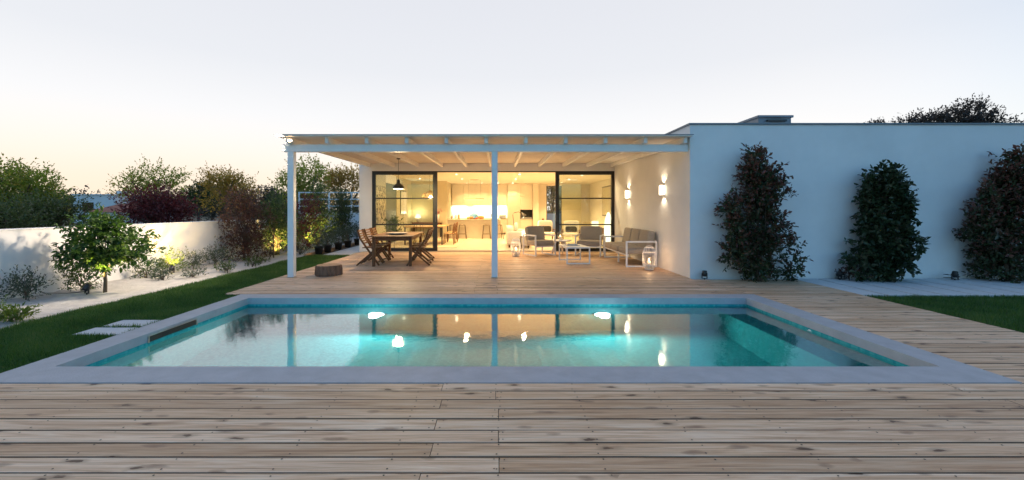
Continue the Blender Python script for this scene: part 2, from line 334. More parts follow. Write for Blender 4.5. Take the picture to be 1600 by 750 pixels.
# ------------------------------------------------------------------ object helpers
def put(o, parent=None):
    COL.objects.link(o)
    if parent is not None: o.parent = parent
    return o
def tag(o, label=None, cat=None, group=None, kind=None):
    if label: o['label'] = label
    if cat: o['category'] = cat
    if group: o['group'] = group
    if kind: o['kind'] = kind
    return o
def thing(name, label, cat, loc=(0, 0, 0), rz=0.0, group=None):
    o = bpy.data.objects.new(name, None); o.empty_display_size = 0.1
    o.location = loc; o.rotation_euler = (0, 0, rz)
    put(o); return tag(o, label, cat, group)
class MB:
    def __init__(s): s.v = []; s.f = []
    def add(s, vs, fs):
        n = len(s.v); s.v += [tuple(p) for p in vs]; s.f += [tuple(i + n for i in f) for f in fs]; return s
    def box(s, x0, x1, y0, y1, z0, z1):
        vs = [(x0, y0, z0), (x1, y0, z0), (x1, y1, z0), (x0, y1, z0), (x0, y0, z1), (x1, y0, z1), (x1, y1, z1), (x0, y1, z1)]
        return s.add(vs, [(0, 3, 2, 1), (4, 5, 6, 7), (0, 1, 5, 4), (1, 2, 6, 5), (2, 3, 7, 6), (3, 0, 4, 7)])
    def bar(s, p, q, w, h, up=(0, 0, 1)):
        p, q = Vector(p), Vector(q); d = (q - p).normalized(); up = Vector(up)
        if abs(d.dot(up)) > 0.98: up = Vector((0, 1, 0))
        a = d.cross(up).normalized() * (w / 2); c = a.normalized().cross(d).normalized() * (h / 2)
        vs = [p - a - c, p + a - c, p + a + c, p - a + c, q - a - c, q + a - c, q + a + c, q - a + c]
        return s.add(vs, [(0, 1, 2, 3), (7, 6, 5, 4), (4, 5, 1, 0), (5, 6, 2, 1), (6, 7, 3, 2), (7, 4, 0, 3)])
    def tube(s, pts, r, n=8, caps=True):
        pts = [Vector(p) for p in pts]; rs = r if isinstance(r, (list, tuple)) else [r] * len(pts)
        base = len(s.v); ref = Vector((0.13, 0.21, 0.97))
        for i, p in enumerate(pts):
            d = (pts[min(i + 1, len(pts) - 1)] - pts[max(i - 1, 0)]).normalized()
            rf = ref if abs(d.dot(ref)) < 0.95 else Vector((1, 0, 0))
            a = d.cross(rf).normalized(); c = a.cross(d)
            for k in range(n):
                t = 2 * PI * k / n
                s.v.append(tuple(p + (a * math.cos(t) + c * math.sin(t)) * rs[i]))
        for i in range(len(pts) - 1):
            for k in range(n):
                a0 = base + i * n + k; a1 = base + i * n + (k + 1) % n
                s.f.append((a0, a0 + n, a1 + n, a1))
        if caps:
            s.f.append(tuple(base + k for k in range(n)))
            s.f.append(tuple(base + (len(pts) - 1) * n + k for k in reversed(range(n))))
        return s
    def lathe(s, prof, n=20, c=(0, 0, 0)):
        base = len(s.v)
        for (r, z) in prof:
            for k in range(n):
                t = 2 * PI * k / n
                s.v.append((c[0] + r * math.cos(t), c[1] + r * math.sin(t), c[2] + z))
        for i in range(len(prof) - 1):
            for k in range(n):
                a0 = base + i * n + k; a1 = base + i * n + (k + 1) % n
                s.f.append((a0, a1, a1 + n, a0 + n))
        return s
    def disc(s, c, r, n=16, axis='Z', up=True):
        vs = []
        for k in range(n):
            t = 2 * PI * k / n; a, b_ = r * math.cos(t), r * math.sin(t)
            vs.append({'Z': (c[0] + a, c[1] + b_, c[2]), 'Y': (c[0] + a, c[1], c[2] + b_), 'X': (c[0], c[1] + a, c[2] + b_)}[axis])
        return s.add(vs, [tuple(range(n)) if up else tuple(reversed(range(n)))])
    def puff(s, c, sz, e=0.28, nu=28, nv=14):
        def sp(a): return math.copysign(abs(a) ** e, a)
        base = len(s.v)
        for j in range(nv + 1):
            ph = -PI / 2 + PI * j / nv
            for i in range(nu):
                t = 2 * PI * i / nu
                s.v.append((c[0] + sz[0] / 2 * sp(math.cos(ph)) * sp(math.cos(t)), c[1] + sz[1] / 2 * sp(math.cos(ph)) * sp(math.sin(t)), c[2] + sz[2] / 2 * sp(math.sin(ph))))
        for j in range(nv):
            for i in range(nu):
                a0 = base + j * nu + i; a1 = base + j * nu + (i + 1) % nu
                s.f.append((a0, a1, a1 + nu, a0 + nu))
        return s
    def build(s, name, mat, parent=None, smooth=False, bevel=0.0, rot=None):
        me = bpy.data.meshes.new(name)
        vs = s.v if rot is None else [tuple(rot @ Vector(p)) for p in s.v]
        me.from_pydata(vs, [], s.f)
        if bevel > 0:
            bm = bmesh.new(); bm.from_mesh(me)
            bmesh.ops.bevel(bm, geom=bm.edges[:], offset=bevel, segments=1, affect='EDGES', profile=0.5, clamp_overlap=True)
            bm.to_mesh(me); bm.free()
        me.update()
        if mat: me.materials.append(MATS[mat])
        if smooth: me.polygons.foreach_set('use_smooth', [True] * len(me.polygons))
        o = bpy.data.objects.new(name, me)
        return put(o, parent)
def B(*a): return MB().box(*a)
def copy_tree(o, parent=None):
    c = o.copy(); COL.objects.link(c); c.parent = parent
    for ch in o.children[:]: copy_tree(ch, c)
    return c
def lamp(name, typ, loc, power, col, parent=None, radius=0.05, target=None, spot=None, blend=0.5, size=None, aim=None):
    d = bpy.data.lights.new(name, typ); d.energy = power * LK; d.color = col
    if typ == 'AREA':
        d.shape = 'RECTANGLE'; d.size, d.size_y = size
    else: d.shadow_soft_size = radius
    if spot: d.spot_size = R(spot); d.spot_blend = blend
    o = bpy.data.objects.new(name, d); o.location = loc
    if target is not None:
        o.rotation_euler = (Vector(target) - Vector(loc)).to_track_quat('-Z', 'Y').to_euler()
    if aim is not None: o.rotation_euler = Vector(aim).to_track_quat('-Z', 'Y').to_euler()
    return put(o, parent)

# numpy leaf meshes
def leaf_mesh(name, pos, dirs, size, wid, seed, nrm_up=0.5, fine=True, v=None, fold=0.22):
    rg = np.random.default_rng(seed)
    n = len(pos)
    dirs = dirs / (np.linalg.norm(dirs, axis=1, keepdims=True) + 1e-9)
    up = rg.normal(size=(n, 3)); up[:, 2] += nrm_up * 3
    side = np.cross(dirs, up); side /= (np.linalg.norm(side, axis=1, keepdims=True) + 1e-9)
    nr = np.cross(side, dirs)
    Ls = size[:, None]; W = Ls * wid * 0.5
    if fine:
        P = np.stack([pos, pos + dirs * Ls * .33 + side * W * .9 + nr * W * fold, pos + dirs * Ls * .7 + side * W * .75 + nr * W * fold,
                      pos + dirs * Ls - nr * Ls * .08, pos + dirs * Ls * .7 - side * W * .75 + nr * W * fold, pos + dirs * Ls * .33 - side * W * .9 + nr * W * fold], axis=1)
        k = 6; F = np.array([[0, 1, 2, 3], [0, 3, 4, 5]])
    else:
        P = np.stack([pos, pos + dirs * Ls * .45 + side * W + nr * W * fold, pos + dirs * Ls, pos + dirs * Ls * .45 - side * W + nr * W * fold], axis=1)
        k = 4; F = np.array([[0, 1, 2], [0, 2, 3]])
    idx = (np.arange(n) * k)[:, None, None] + F[None]
    me = raw_mesh(name, P.reshape(-1, 3), idx.reshape(-1, F.shape[1]))
    if v is None: v = rg.random(n)
    at = me.attributes.new('v', 'FLOAT', 'POINT'); at.data.foreach_set('value', np.repeat(np.clip(v, 0, 1), k).astype(np.float32))
    return me
def raw_mesh(name, verts, faces):
    me = bpy.data.meshes.new(name); nf, k = faces.shape
    me.vertices.add(len(verts)); me.vertices.foreach_set('co', np.ascontiguousarray(verts, dtype=np.float32).ravel())
    me.loops.add(nf * k); me.loops.foreach_set('vertex_index', faces.astype(np.int32).ravel())
    me.polygons.add(nf); me.polygons.foreach_set('loop_start', np.arange(0, nf * k, k, dtype=np.int32))
    me.update(calc_edges=True); return me
def foliage(blobs, n_clump, twigs, leaves, leaf, twig_len, spread, seed, up=0.4, shell=0.45):
    """leaf positions and directions; clumps -> twigs -> leaves, in the union of ellipsoid blobs (cx,cy,cz,rx,ry,rz)"""
    rg = np.random.default_rng(seed)
    b = np.array(blobs, float); vol = b[:, 3] * b[:, 4] * b[:, 5]; w = vol ** 0.8; w /= w.sum()
    ci = rg.choice(len(b), n_clump, p=w)
    d = rg.normal(size=(n_clump, 3)); d /= np.linalg.norm(d, axis=1, keepdims=True)
    r = rg.random(n_clump) ** shell
    C = b[ci, :3] + d * r[:, None] * b[ci, 3:6]
    out = d * 0.8
    T = np.repeat(C, twigs, axis=0) + rg.normal(size=(n_clump * twigs, 3)) * spread
    D = np.repeat(out, twigs, axis=0) + rg.normal(size=(n_clump * twigs, 3)) * 0.55; D[:, 2] += up
    D /= np.linalg.norm(D, axis=1, keepdims=True)
    t = np.tile(np.linspace(0, 1, leaves), len(T))
    P = np.repeat(T, leaves, axis=0) + np.repeat(D, leaves, axis=0) * (t * twig_len)[:, None]
    LD = np.repeat(D, leaves, axis=0) * (0.35 + 0.5 * t)[:, None] + rg.normal(size=(len(P), 3)) * 0.55
    S = leaf * (0.65 + 0.6 * rg.random(len(P))) * (1.0 - 0.25 * t)
    tone = np.repeat(rg.random(n_clump), twigs * leaves) * 0.45 + rg.random(len(P)) * 0.55
    return P, LD, S, tone, t, C
def plant(name, label, cat, base, blobs, mat, leaf, n_clump, twigs=4, leaves=6, twig_len=0.15, spread=0.06, seed=1, wid=0.5, trunk_r=0.02,
          group=None, up=0.4, shell=0.45, limbs=6, trunk_mat='trunk', fork=0.35, stems=1, tipred=0.0, fine=True, crown='crown', stick=True, maxz=None):
    t = thing(name, label, cat, base, 0, group)
    if not fine and cat == 'shrub': n_clump = int(n_clump * 1.5); leaf *= 1.2
    elif not fine: leaf *= 1.05; spread *= .75; n_clump = int(n_clump * .9)
    P, D, S, tone, tt, C = foliage(blobs, n_clump, twigs, leaves, leaf, twig_len, spread, seed, up, shell)
    keep = P[:, 2] > 0.015
    P, D, S, tone, tt = P[keep], D[keep], S[keep], tone[keep], tt[keep]
    if tipred > 0:
        zt = P[:, 2].max(); tone = np.clip(tone * 0.55 + tipred * tt * (0.3 + 0.7 * P[:, 2] / zt), 0, 1)
    me = leaf_mesh(crown, P, D, S, wid, seed + 5, fine=fine, v=tone); me.materials.append(MATS[mat])
    put(bpy.data.objects.new(crown, me), t)
    if stick:
        rg = random.Random(seed); mb = MB()
        b = np.array(blobs); cz = float((b[:, 2]).mean()); cx = float(b[:, 0].mean()); cy = float(b[:, 1].mean())
        for s in range(stems):
            ox, oy = (rg.uniform(-.5, .5) * trunk_r * 6, rg.uniform(-.5, .5) * trunk_r * 4) if stems > 1 else (0, 0)
            fz = cz * fork
            mb.tube([(ox, oy, -0.03), (ox + rg.uniform(-1, 1) * trunk_r, oy, fz * .5), (ox + cx * .2, oy + cy * .2, fz)], [trunk_r * 1.15, trunk_r, trunk_r * .85], 8)
            for q in range(limbs):
                tgt = Vector(C[rg.randrange(len(C))]); st = Vector((ox + cx * .2, oy + cy * .2, fz * rg.uniform(.85, 1.0)))
                mid = st.lerp(tgt, .5) + Vector((rg.uniform(-.1, .1), rg.uniform(-.1, .1), rg.uniform(0, .25))) * (tgt - st).length * .5
                mb.tube([st, mid, tgt], [trunk_r * .6, trunk_r * .4, trunk_r * .14], 6, caps=False)
        mb.build('trunk' if stems == 1 else 'stems', trunk_mat, t, smooth=True)
    return t

# ------------------------------------------------------------------ the setting
PX, PY0, PY1 = 3.95, 3.77, 6.70          # pool, inside the coping
CX, CY0, CY1 = 4.25, 3.42, 7.00          # coping, outer edge
WATER = -0.125

g = MB(); big = 2500; z = -0.10          # ground with an opening for the pool
g.add([(-big, -big, z), (big, -big, z), (big, CY0, z), (-big, CY0, z)], [(0, 1, 2, 3)])
g.add([(-big, CY1, z), (big, CY1, z), (big, big, z), (-big, big, z)], [(0, 1, 2, 3)])
g.add([(-big, CY0, z), (-CX, CY0, z), (-CX, CY1, z), (-big, CY1, z)], [(0, 1, 2, 3)])
g.add([(CX, CY0, z), (big, CY0, z), (big, CY1, z), (CX, CY1, z)], [(0, 1, 2, 3)])
tag(g.build('ground', 'dry_ground'), kind='structure')

# pool basin
t_ = 0.006
pb = MB()
x0, x1, y0, y1, zb, zt = -PX - t_, PX + t_, PY0 - t_, PY1 + t_, -1.45, -0.094
pb.add([(x0, y0, zb), (x1, y0, zb), (x1, y1, zb), (x0, y1, zb), (x0, y0, zt), (x1, y0, zt), (x1, y1, zt), (x0, y1, zt)],
       [(0, 1, 2, 3), (0, 4, 5, 1), (1, 5, 6, 2), (2, 6, 7, 3), (3, 7, 4, 0)])
basin = tag(pb.build('pool_basin', 'mosaic'), kind='structure')
B(3.44, x1 - .001, y0 + .001, y1 - .001, zb + .001, WATER - 0.17).build('bench_step', 'mosaic', basin)
B(3.70, x1 - .002, y0 + .002, 4.06, WATER - 0.169, WATER - 0.03).build('corner_step', 'mosaic', basin)
# coping with its skimmer slot
cp = MB()
cp.box(-CX, CX, CY0, PY0, -0.095, 0.003); cp.box(-CX, CX, PY1, CY1, -0.095, 0.003)
cp.box(-CX, -PX, PY0, PY1, -0.095, 0.003); cp.box(PX, CX, PY0, PY1, -0.095, 0.003)
cop = tag(cp.build('pool_coping', 'coping'), kind='structure')
sk = MB()
sk.box(-PX - .001, -PX + .004, 4.79, 5.53, -0.100, -0.034)
sk.build('skimmer_slot', 'black_metal', cop)
sf = MB(); a0, a1 = -PX, -PX + .012
sf.box(a0, a1, 4.77, 5.55, -0.034, -0.026); sf.box(a0, a1, 4.77, 4.785, -0.104, -0.034); sf.box(a0, a1, 5.535, 5.55, -0.104, -0.034)
sf.build('skimmer_frame', 'steel', cop)
w = MB(); w.add([(-PX - t_, PY0 - t_, WATER), (PX + t_, PY0 - t_, WATER), (PX + t_, PY1 + t_, WATER), (-PX - t_, PY1 + t_, WATER)], [(0, 1, 2, 3)])
tag(w.build('water', 'water'), kind='structure')
for x in (-1.91, 1.66):
    lt = thing('pool_light', 'round underwater pool light glowing on far wall, %s' % ('the one below the dining table' if x < 0 else 'the one below the armchairs'), 'pool light', (x, PY1, -0.62), 0, 'underwater pool lights')
    MB().lathe([(0.13, 0.004), (0.15, 0.0), (0.15, 0.02), (0.13, 0.025)], 24).build('rim', 'steel', lt, True, rot=Matrix.Rotation(R(90), 3, 'X'))
    MB().disc((0, -0.027, 0), 0.125, 24, 'Y', False).build('lens', 'glow_pool', lt)
    l = lamp('bulb_light', 'SPOT', (x, PY1 - 0.10, -0.62), 125, (0.66, 1.0, 0.97), None, 0.06, (x, PY1 - 3, -0.75), 172, 0.3)
    l.parent = lt; l.matrix_parent_inverse = Matrix.Translation((-x, -PY1, 0.62))
    lamp('halo_light', 'POINT', (0, -0.16, 0.02), 9, (0.8, 1.0, 0.97), lt, 0.08)
for y in (4.05, 5.35):
    nz_ = thing('wall_inlet', 'small round white inlet nozzle in pool side wall, %s' % ('nearer the corner step' if y < 5 else 'farther from the corner step'), 'nozzle', (PX + t_, y, -0.16), 0)
    MB().lathe([(0.012, 0.012), (0.035, 0.012), (0.045, 0.0)], 16).build('flange', 'white_metal', nz_, True, rot=Matrix.Rotation(R(-90), 3, 'Y'))

# deck: every plank is a piece of its own
deck = bpy.data.objects.new('deck', None); put(deck); tag(deck, kind='structure')
PITCH, GAP = 0.1455, 0.0125
plank_cache = {}
def plank(xa, xb, ya, yb):
    L_ = round(xb - xa, 3); W_ = round(yb - ya, 3); key = (L_, W_)
    if key not in plank_cache:
        c = 0.002; h = W_ / 2; l = L_ / 2
        vs = []
        for xx in (-l, l):
            vs += [(xx, -h, -0.028), (xx, h, -0.028), (xx, h, -c), (xx, h - c, 0), (xx, -h + c, 0), (xx, -h, -c)]
        fs = [(0, 1, 2, 3, 4, 5), (11, 10, 9, 8, 7, 6)] + [(i, i + 6, (i + 1) % 6 + 6, (i + 1) % 6) for i in range(6)]
        me = bpy.data.meshes.new('plank'); me.from_pydata(vs, [], fs); me.materials.append(MATS['deck_wood']); me.materials.append(MATS['deck_edge_shade'])
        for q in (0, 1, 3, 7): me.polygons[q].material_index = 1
        plank_cache[key] = me
    o = bpy.data.objects.new('plank', plank_cache[key]); put(o, deck)
    o.location = ((xa + xb) / 2, (ya + yb) / 2, rnd.uniform(-0.0016, 0.0016)); o.rotation_euler = (rnd.uniform(-.006, .006), 0, 0)
    if rnd.random() < .5: o.rotation_euler[2] = PI
    return o
scr = MB()
def screws(xa, xb, y, joints):
    k = math.ceil((xa + .05) / 0.6)
    xs = [k2 * 0.6 + rnd.uniform(-.012, .012) for k2 in range(k, int(xb / 0.6) + 1)] + [j + s for j in joints for s in (-.035, .035)]
    for x in xs:
        for s in (-1, 1):
            scr.disc((x + rnd.uniform(-.01, .01), y + s * 0.045 + rnd.uniform(-.006, .006), 0.0027), rnd.uniform(.0045, .0065), 6)
def row(xa, xb, ya, yb, i, scr_on=False):
    js = []
    cand = [(-0.42, 3.6), (-0.01, 4.15), (-0.40, 3.75), (0.0, 4.05)][i % 4]
    for base in (cand[0] - 4.0, cand[0], cand[1]):
        j = base + rnd.uniform(-.02, .02)
        if xa + 0.5 < j < xb - 0.5: js.append(j)
    e = [xa] + js + [xb]
    for a, b_ in zip(e[:-1], e[1:]):
        plank(a + 0.002, b_ - 0.002, ya + GAP / 2, yb - GAP / 2)
    if scr_on: screws(xa, xb, (ya + yb) / 2, js)
for k in range(13):
    row(-5.4, 6.0, CY0 - .005 - PITCH * (k + 1), CY0 - .005 - PITCH * k, k, True)
k = 0; y = CY0 + .0
while y < 14.12:
    y2 = min(y + PITCH, 14.16)
    if y2 < CY1 + 0.003:
        plank(CX + .005, 6.0, y + GAP / 2, y2 - GAP / 2); screws(CX + .1, 6.0, (y + y2) / 2, [])
    elif y < CY1:
        plank(CX + .005, 6.0, y + GAP / 2, y2 - GAP / 2); plank(-4.5, -0.3, CY1 + .006, y2 - GAP / 2); plank(-0.296, CX + .001, CY1 + .006, y2 - GAP / 2)
    else:
        row(-4.55, 6.0 if y2 < 8.655 else 3.946, y, y2, k, y < 9.5)
    y += PITCH; k += 1
tag(scr.build('screws', 'screw', deck), kind='stuff')
B(-5.4, 6.0, 1.4, CY0 - .01, -0.09, -0.075).build('gap_shade_bed', 'soil', deck)  # dark sheets below the planks, their colour stands in for gap shade
B(CX + .01, 6.0, CY0, 8.65, -0.09, -0.075).build('gap_shade_bed', 'soil', deck)
B(-4.55, CX, CY1 + .01, 14.15, -0.09, -0.075).build('gap_shade_bed', 'soil', deck)

# sand bed with soft relief
nx, ny = 60, 220
xs = np.linspace(-7.86, -5.80, nx); ys = np.linspace(2.0, 26.0, ny)
X, Y = np.meshgrid(xs, ys); rg = np.random.default_rng(3)
Z = -0.035 + 0.012 * np.sin(X * 5.1 + Y * 1.7) + 0.010 * np.sin(Y * 4.3 - X * 2.2) + rg.normal(size=X.shape) * 0.006
Z -= 0.02 * (X > -5.9)
idx = np.arange(nx * ny).reshape(ny, nx)
F = np.stack([idx[:-1, :-1], idx[:-1, 1:], idx[1:, 1:], idx[1:, :-1]], -1).reshape(-1, 4)
me = raw_mesh('sand_bed', np.stack([X, Y, Z], -1).reshape(-1, 3), F); me.materials.append(MATS['sand'])
me.polygons.foreach_set('use_smooth', [True] * len(me.polygons))
tag(put(bpy.data.objects.new('sand_bed', me)), kind='structure')

# lawns
def lawn(name, x0, x1, y0, y1, n, seed, label, hmin=.03, hmax=.065, holes=(), wob=0.05):
    gnd = tag(B(x0, x1, y0, y1, -0.06, -0.03).build('lawn', 'lawn_soil'), kind='structure')
    rg = np.random.default_rng(seed)
    x = rg.uniform(x0 - .03, x1 + .02, n); y = rg.uniform(y0, y1, n)
    keep = np.ones(n, bool)
    keep &= x > x0 + wob * np.sin(y * 3.1) * .5 + wob * np.sin(y * 7.7) * .3 - .01
    for (a, b_, c, d) in holes: keep &= ~((x > a) & (x < b_) & (y > c) & (y < d))
    x, y = x[keep], y[keep]; n = len(x)
    P = np.stack([x, y, np.full(n, -0.032)], 1)
    clump = 0.5 + 0.5 * np.sin(x * 4.3 + 1.7 * np.sin(y * 2.9)) * np.sin(y * 5.1 + 1.3 * np.sin(x * 3.7))
    h = rg.uniform(hmin, hmax, n) * (0.75 + 0.5 * clump)
    a = rg.uniform(0, 2 * PI, n); ln = rg.uniform(0.1, 0.75, n)
    tip = P + np.stack([np.cos(a) * ln * h, np.sin(a) * ln * h, h], 1)
    sd = np.stack([-np.sin(a), np.cos(a), np.zeros(n)], 1) * rg.uniform(.003, .0055, n)[:, None]
    V = np.stack([P - sd, P + sd, tip], 1).reshape(-1, 3)
    me = raw_mesh('grass', V, np.arange(n * 3).reshape(-1, 3)); me.materials.append(MATS['grass'])
    v = np.clip(0.35 * clump + 0.65 * rg.random(n), 0, 1)
    at = me.attributes.new('v', 'FLOAT', 'POINT'); at.data.foreach_set('value', np.repeat(v, 3).astype(np.float32))
    tag(put(bpy.data.objects.new('grass', me)), label, 'grass', kind='stuff')
slabs = [(-4.78, -4.27, 5.10, 5.40), (-4.80, -4.27, 4.76, 5.05)]
lawn('left', -5.88, -4.265, 2.9, 7.0, 90000, 11, 'green lawn strip between the sand bed and the pool', holes=slabs)
lawn('leftfar', -5.88, -4.56, 7.0, 13.1, 60000, 12, 'green lawn strip running along the left edge of the covered deck')
lawn('right', 6.005, 12.0, 3.3, 6.93, 110000, 13, 'dark green lawn patch right of the pool deck', wob=0.0)
for i, (a, b_, c, d) in enumerate(slabs):
    tag(B(a, b_, c, d, -0.05, -0.004).build('stepping_stone', 'pale_slab', bevel=.006), 'white stepping stone beside pool edge in the lawn, the %s of two' % ('farther', 'nearer')[i], 'stepping stone', 'stepping stones by the pool')
# pale boards along the wing wall and the pale path beyond the lawn
wb = bpy.data.objects.new('board_walk', None); put(wb); tag(wb, kind='structure')
x = 6.015; i = 0
while x < 13.5:
    wd = (0.42, 0.50, 0.46, 0.52)[i % 4]; s = 0.10
    mb = MB(); y0, y1 = 6.94, 8.60
    vs = [(x - s * 0, y0, -.05), (x + wd - .05, y0, -.05), (x + wd - .05 + s, y1, -.05), (x + (s if i else 0), y1, -.05)]
    if i == 0: vs[3] = (x, y1, -.05)
    mb.add(vs + [(p[0], p[1], 0.002) for p in vs], [(0, 3, 2, 1), (4, 5, 6, 7), (0, 1, 5, 4), (1, 2, 6, 5), (2, 3, 7, 6), (3, 0, 4, 7)])
    mb.build('board', 'pale_slab', wb, bevel=.004); x += wd; i += 1
B(6.005, 14.0, 6.94, 8.65, -0.095, -0.085).build('gap_shade_bed', 'soil', wb)  # dark sheet added below the boards as shade for their gaps
pth = bpy.data.objects.new('path', None); put(pth); tag(pth, kind='structure')
for i in range(9):
    B(-5.50, -4.66, 13.13 + i * 1.0, 14.11 + i * 1.0, -0.07, -0.012).build('slab', 'pale_slab', pth, bevel=.006)
tag(B(-5.90, -5.82, 12.9, 22.0, -0.07, 0.06).build('edging_board', 'cut_wood', bevel=.005), 'brown timber edging board between sand bed and potted shrubs', 'edging')

# garden wall
gw = thing('garden_wall', 'long low white plastered garden wall on the left', 'wall', (-7.86, 0, 0))
B(-0.20, 0, 1.0, 22.4, -0.1, 1.07).build('wall', 'garden_plaster', gw)
B(-0.215, 0.015, 0.98, 22.42, 1.071, 1.09).build('cap', 'garden_plaster', gw)
tw = thing('terrace_wall', 'white wall across the back of the garden below the railing', 'wall', (-7.6, 22.5, 0))
B(-4.0, 2.85, 0, 0.2, -0.1, 1.25).build('wall', 'garden_plaster', tw)
rl = thing('railing', 'pale metal railing on the wall at the back', 'railing', (-7.6, 22.6, 1.25))
for i, x in enumerate((-3.0, -1.4, 0.95 - 2.35 + 0.0, -0.2 + .0, 1.35, 2.6)):
    if i != 2: B(x - .035, x + .035, -.035, .035, 0, 1.10).build('post', 'white_metal', rl)
for z in (0.36, 0.72, 1.08):
    B(-3.04, 2.9, -.03, .03, z - .03, z + .03).build('rail', 'white_metal', rl)

# ------------------------------------------------------------------ the house
H = thing('villa', 'white flat roofed single storey villa with lit open living room', 'house', (0, 0, 0))
ZT = 3.145
def hp(name, mat, *a, **k): return B(*a).build(name, mat, H, **k)
WX, WY, DY = 3.95, 8.66, 14.2
hp('wall', 'plaster', WX, 14.0, WY, WY + .22, -0.08, ZT)              # wing front
hp('wall', 'plaster', WX, WX + .22, WY + .22, DY + .22, -0.08, ZT)      # wing side, under the pergola
hp('wall', 'plaster', WX + .22, 5.4, DY + .10, DY + .22, -0.08, 2.95)
hp('wall', 'plaster', WX, 14.0, DY + .222, 14.7, 2.95, ZT)
hp('flashing', 'zinc', WX - .025, 14.0, WY - .025, WY + .24, ZT, ZT + .035)
hp('flashing', 'zinc', WX - .025, WX + .24, WY + .24, 24.8, ZT, ZT + .035)
hp('roof', 'plaster', WX + .22, 14.0, WY + .22, 24.8, 2.95, 3.02)
hp('wall', 'plaster', -4.64, -4.22, DY, DY + .2, -0.08, 3.05)            # pier
hp('wall', 'plaster', -4.64, -4.5, DY + .2, 24.8, -0.08, 3.05)          # left side
hp('header', 'plaster', -4.22, WX, DY, DY + .2, 2.71, 3.05)
hp('roof', 'plaster', -4.66, WX, DY - .02, 24.8, 3.05, 3.14)
hp('floor', 'inner_floor', -4.5, 5.4, DY - .03, 24.6, -0.06, 0.012)
hp('ceiling', 'inner_plaster', -4.5, 5.4, DY + .2, 24.8, 2.90, 2.94)
hp('wall', 'inner_plaster', 5.4, 5.5, DY + .2, 24.8, 0, 2.9)
hp('wall', 'olive_wall', -4.5, -2.63, 22.0, 24.6, 0.0, 2.9)
hp('wall', 'inner_plaster', -2.63, 2.86, 24.6, 24.8, 0.0, 2.9)
hp('wall', 'inner_plaster', 2.86, 3.75, 24.6, 24.8, 2.8, 2.9)
hp('wall', 'olive_wall', 3.75, 5.4, 24.6, 24.8, 0.0, 2.9)
hp('pillar', 'inner_plaster', 2.02, 2.34, 23.9, 24.6, 0.0, 2.9)
hp('lining', 'olive_wall', -4.499, -4.46, DY + .25, 16.9, 0.012, 2.899)
hp('lining', 'olive_wall', -4.499, -4.46, 18.8, 22.0, 0.012, 2.899)
hp('doorway', 'dark_metal', -4.499, -4.485, 16.95, 18.75, 0.012, 2.5)
gd = hp('garden_door', 'black_metal', 2.86, 2.90, 24.66, 24.72, 0.0, 2.8)
B(3.71, 3.75, 24.66, 24.72, 0, 2.8).build('frame', 'black_metal', gd)
B(2.90, 3.71, 24.68, 24.69, 0.03, 2.78).build('pane', 'door_glass', gd)
# sliding doors
hp('door_track', 'black_metal', -4.22, WX, DY + .03, DY + .17, 2.672, 2.709)
hp('door_sill', 'dark_metal', -4.22, WX, DY - .028, DY + .17, 0.013, 0.022)
def slider(x0, x1, y, st=.085):
    o = B(x0, x0 + st, y, y + .05, .022, 2.672).build('sliding_door', 'black_metal', H)
    B(x1 - st, x1, y, y + .05, .022, 2.672).build('stile', 'black_metal', o)
    for z0, z1 in ((.022, .11), (.885, .925), (1.77, 1.81), (2.59, 2.672)):
        B(x0 + st, x1 - st, y + .003, y + .047, z0, z1).build('rail', 'black_metal', o)
    for z0, z1 in ((.11, .885), (.925, 1.77), (1.81, 2.59)):
        B(x0 + st, x1 - st, y + .02, y + .03, z0, z1).build('pane', 'door_glass', o)
    B(x1 - st * .6 if x0 < 0 else x0 + st * .35, x1 - st * .4 if x0 < 0 else x0 + st * .6, y - .02, y, 1.0, 1.25).build('handle', 'dark_metal', o)
slider(-4.22, -2.02, DY + .035, .12); slider(-4.20, -2.10, DY + .105)
slider(1.96, 3.95, DY + .035, .10); slider(2.02, 3.94, DY + .105)
# roof pieces
sl = hp('skylight', 'zinc', 6.80, 7.65, 11.0, 12.3, 3.02, 3.80)
sk_ = MB(); 
for (a, b_) in ((6.80, 7.65),):
    sk_.box(a - .04, b_ + .04, 10.95, 12.35, 3.80, 3.86)
sk_.build('cover', 'zinc', sl, bevel=.01); B(7.0, 7.5, 10.93, 10.99, 3.70, 3.74).build('handle', 'black_metal', sl)
B(6.84, 7.62, 10.985, 10.995, 3.2, 3.62).build('panel', 'white_metal', sl)
vent = hp('roof_vent', 'zinc', 5.92, 6.06, 14.0, 14.14, 3.02, 3.95)
B(5.86, 6.12, 13.94, 14.2, 3.95, 4.0).build('cap', 'zinc', vent)
# recessed ceiling lights
DL = [(-3.3, 15.0), (-1.1, 15.0), (.95, 15.0), (3.0, 15.0), (-1.71, 17.7), (.93, 17.7), (.9, 20.4), (-1.7, 23.5), (-.86, 23.5), (.03, 23.5), (.86, 23.5), (-3.9, 17.7), (-3.7, 20.2), (3.65, 18.2), (3.5, 20.6), (3.5, 22.9), (-1.71, 20.4)]
for (x, y) in DL:
    d = MB().disc((x, y, 2.894), 0.042, 12, up=False).build('downlight', 'glow_downlight', H)
    MB().lathe([(0.043, 0), (0.06, -.004), (0.062, 0.003)], 14, (x, y, 2.897)).build('trim', 'white_metal', d)
    lamp('downlight_beam', 'SPOT', (x, y, 2.87), 95 if y > 23 else 130 if x < -3 else 290 if y < 16 else 560, (1.0, 0.70, 0.40) if y < 16 else (1.0, 0.62, 0.25), H, 0.05, (x, y, 0), 162 if y < 16 else 120, 0.6)

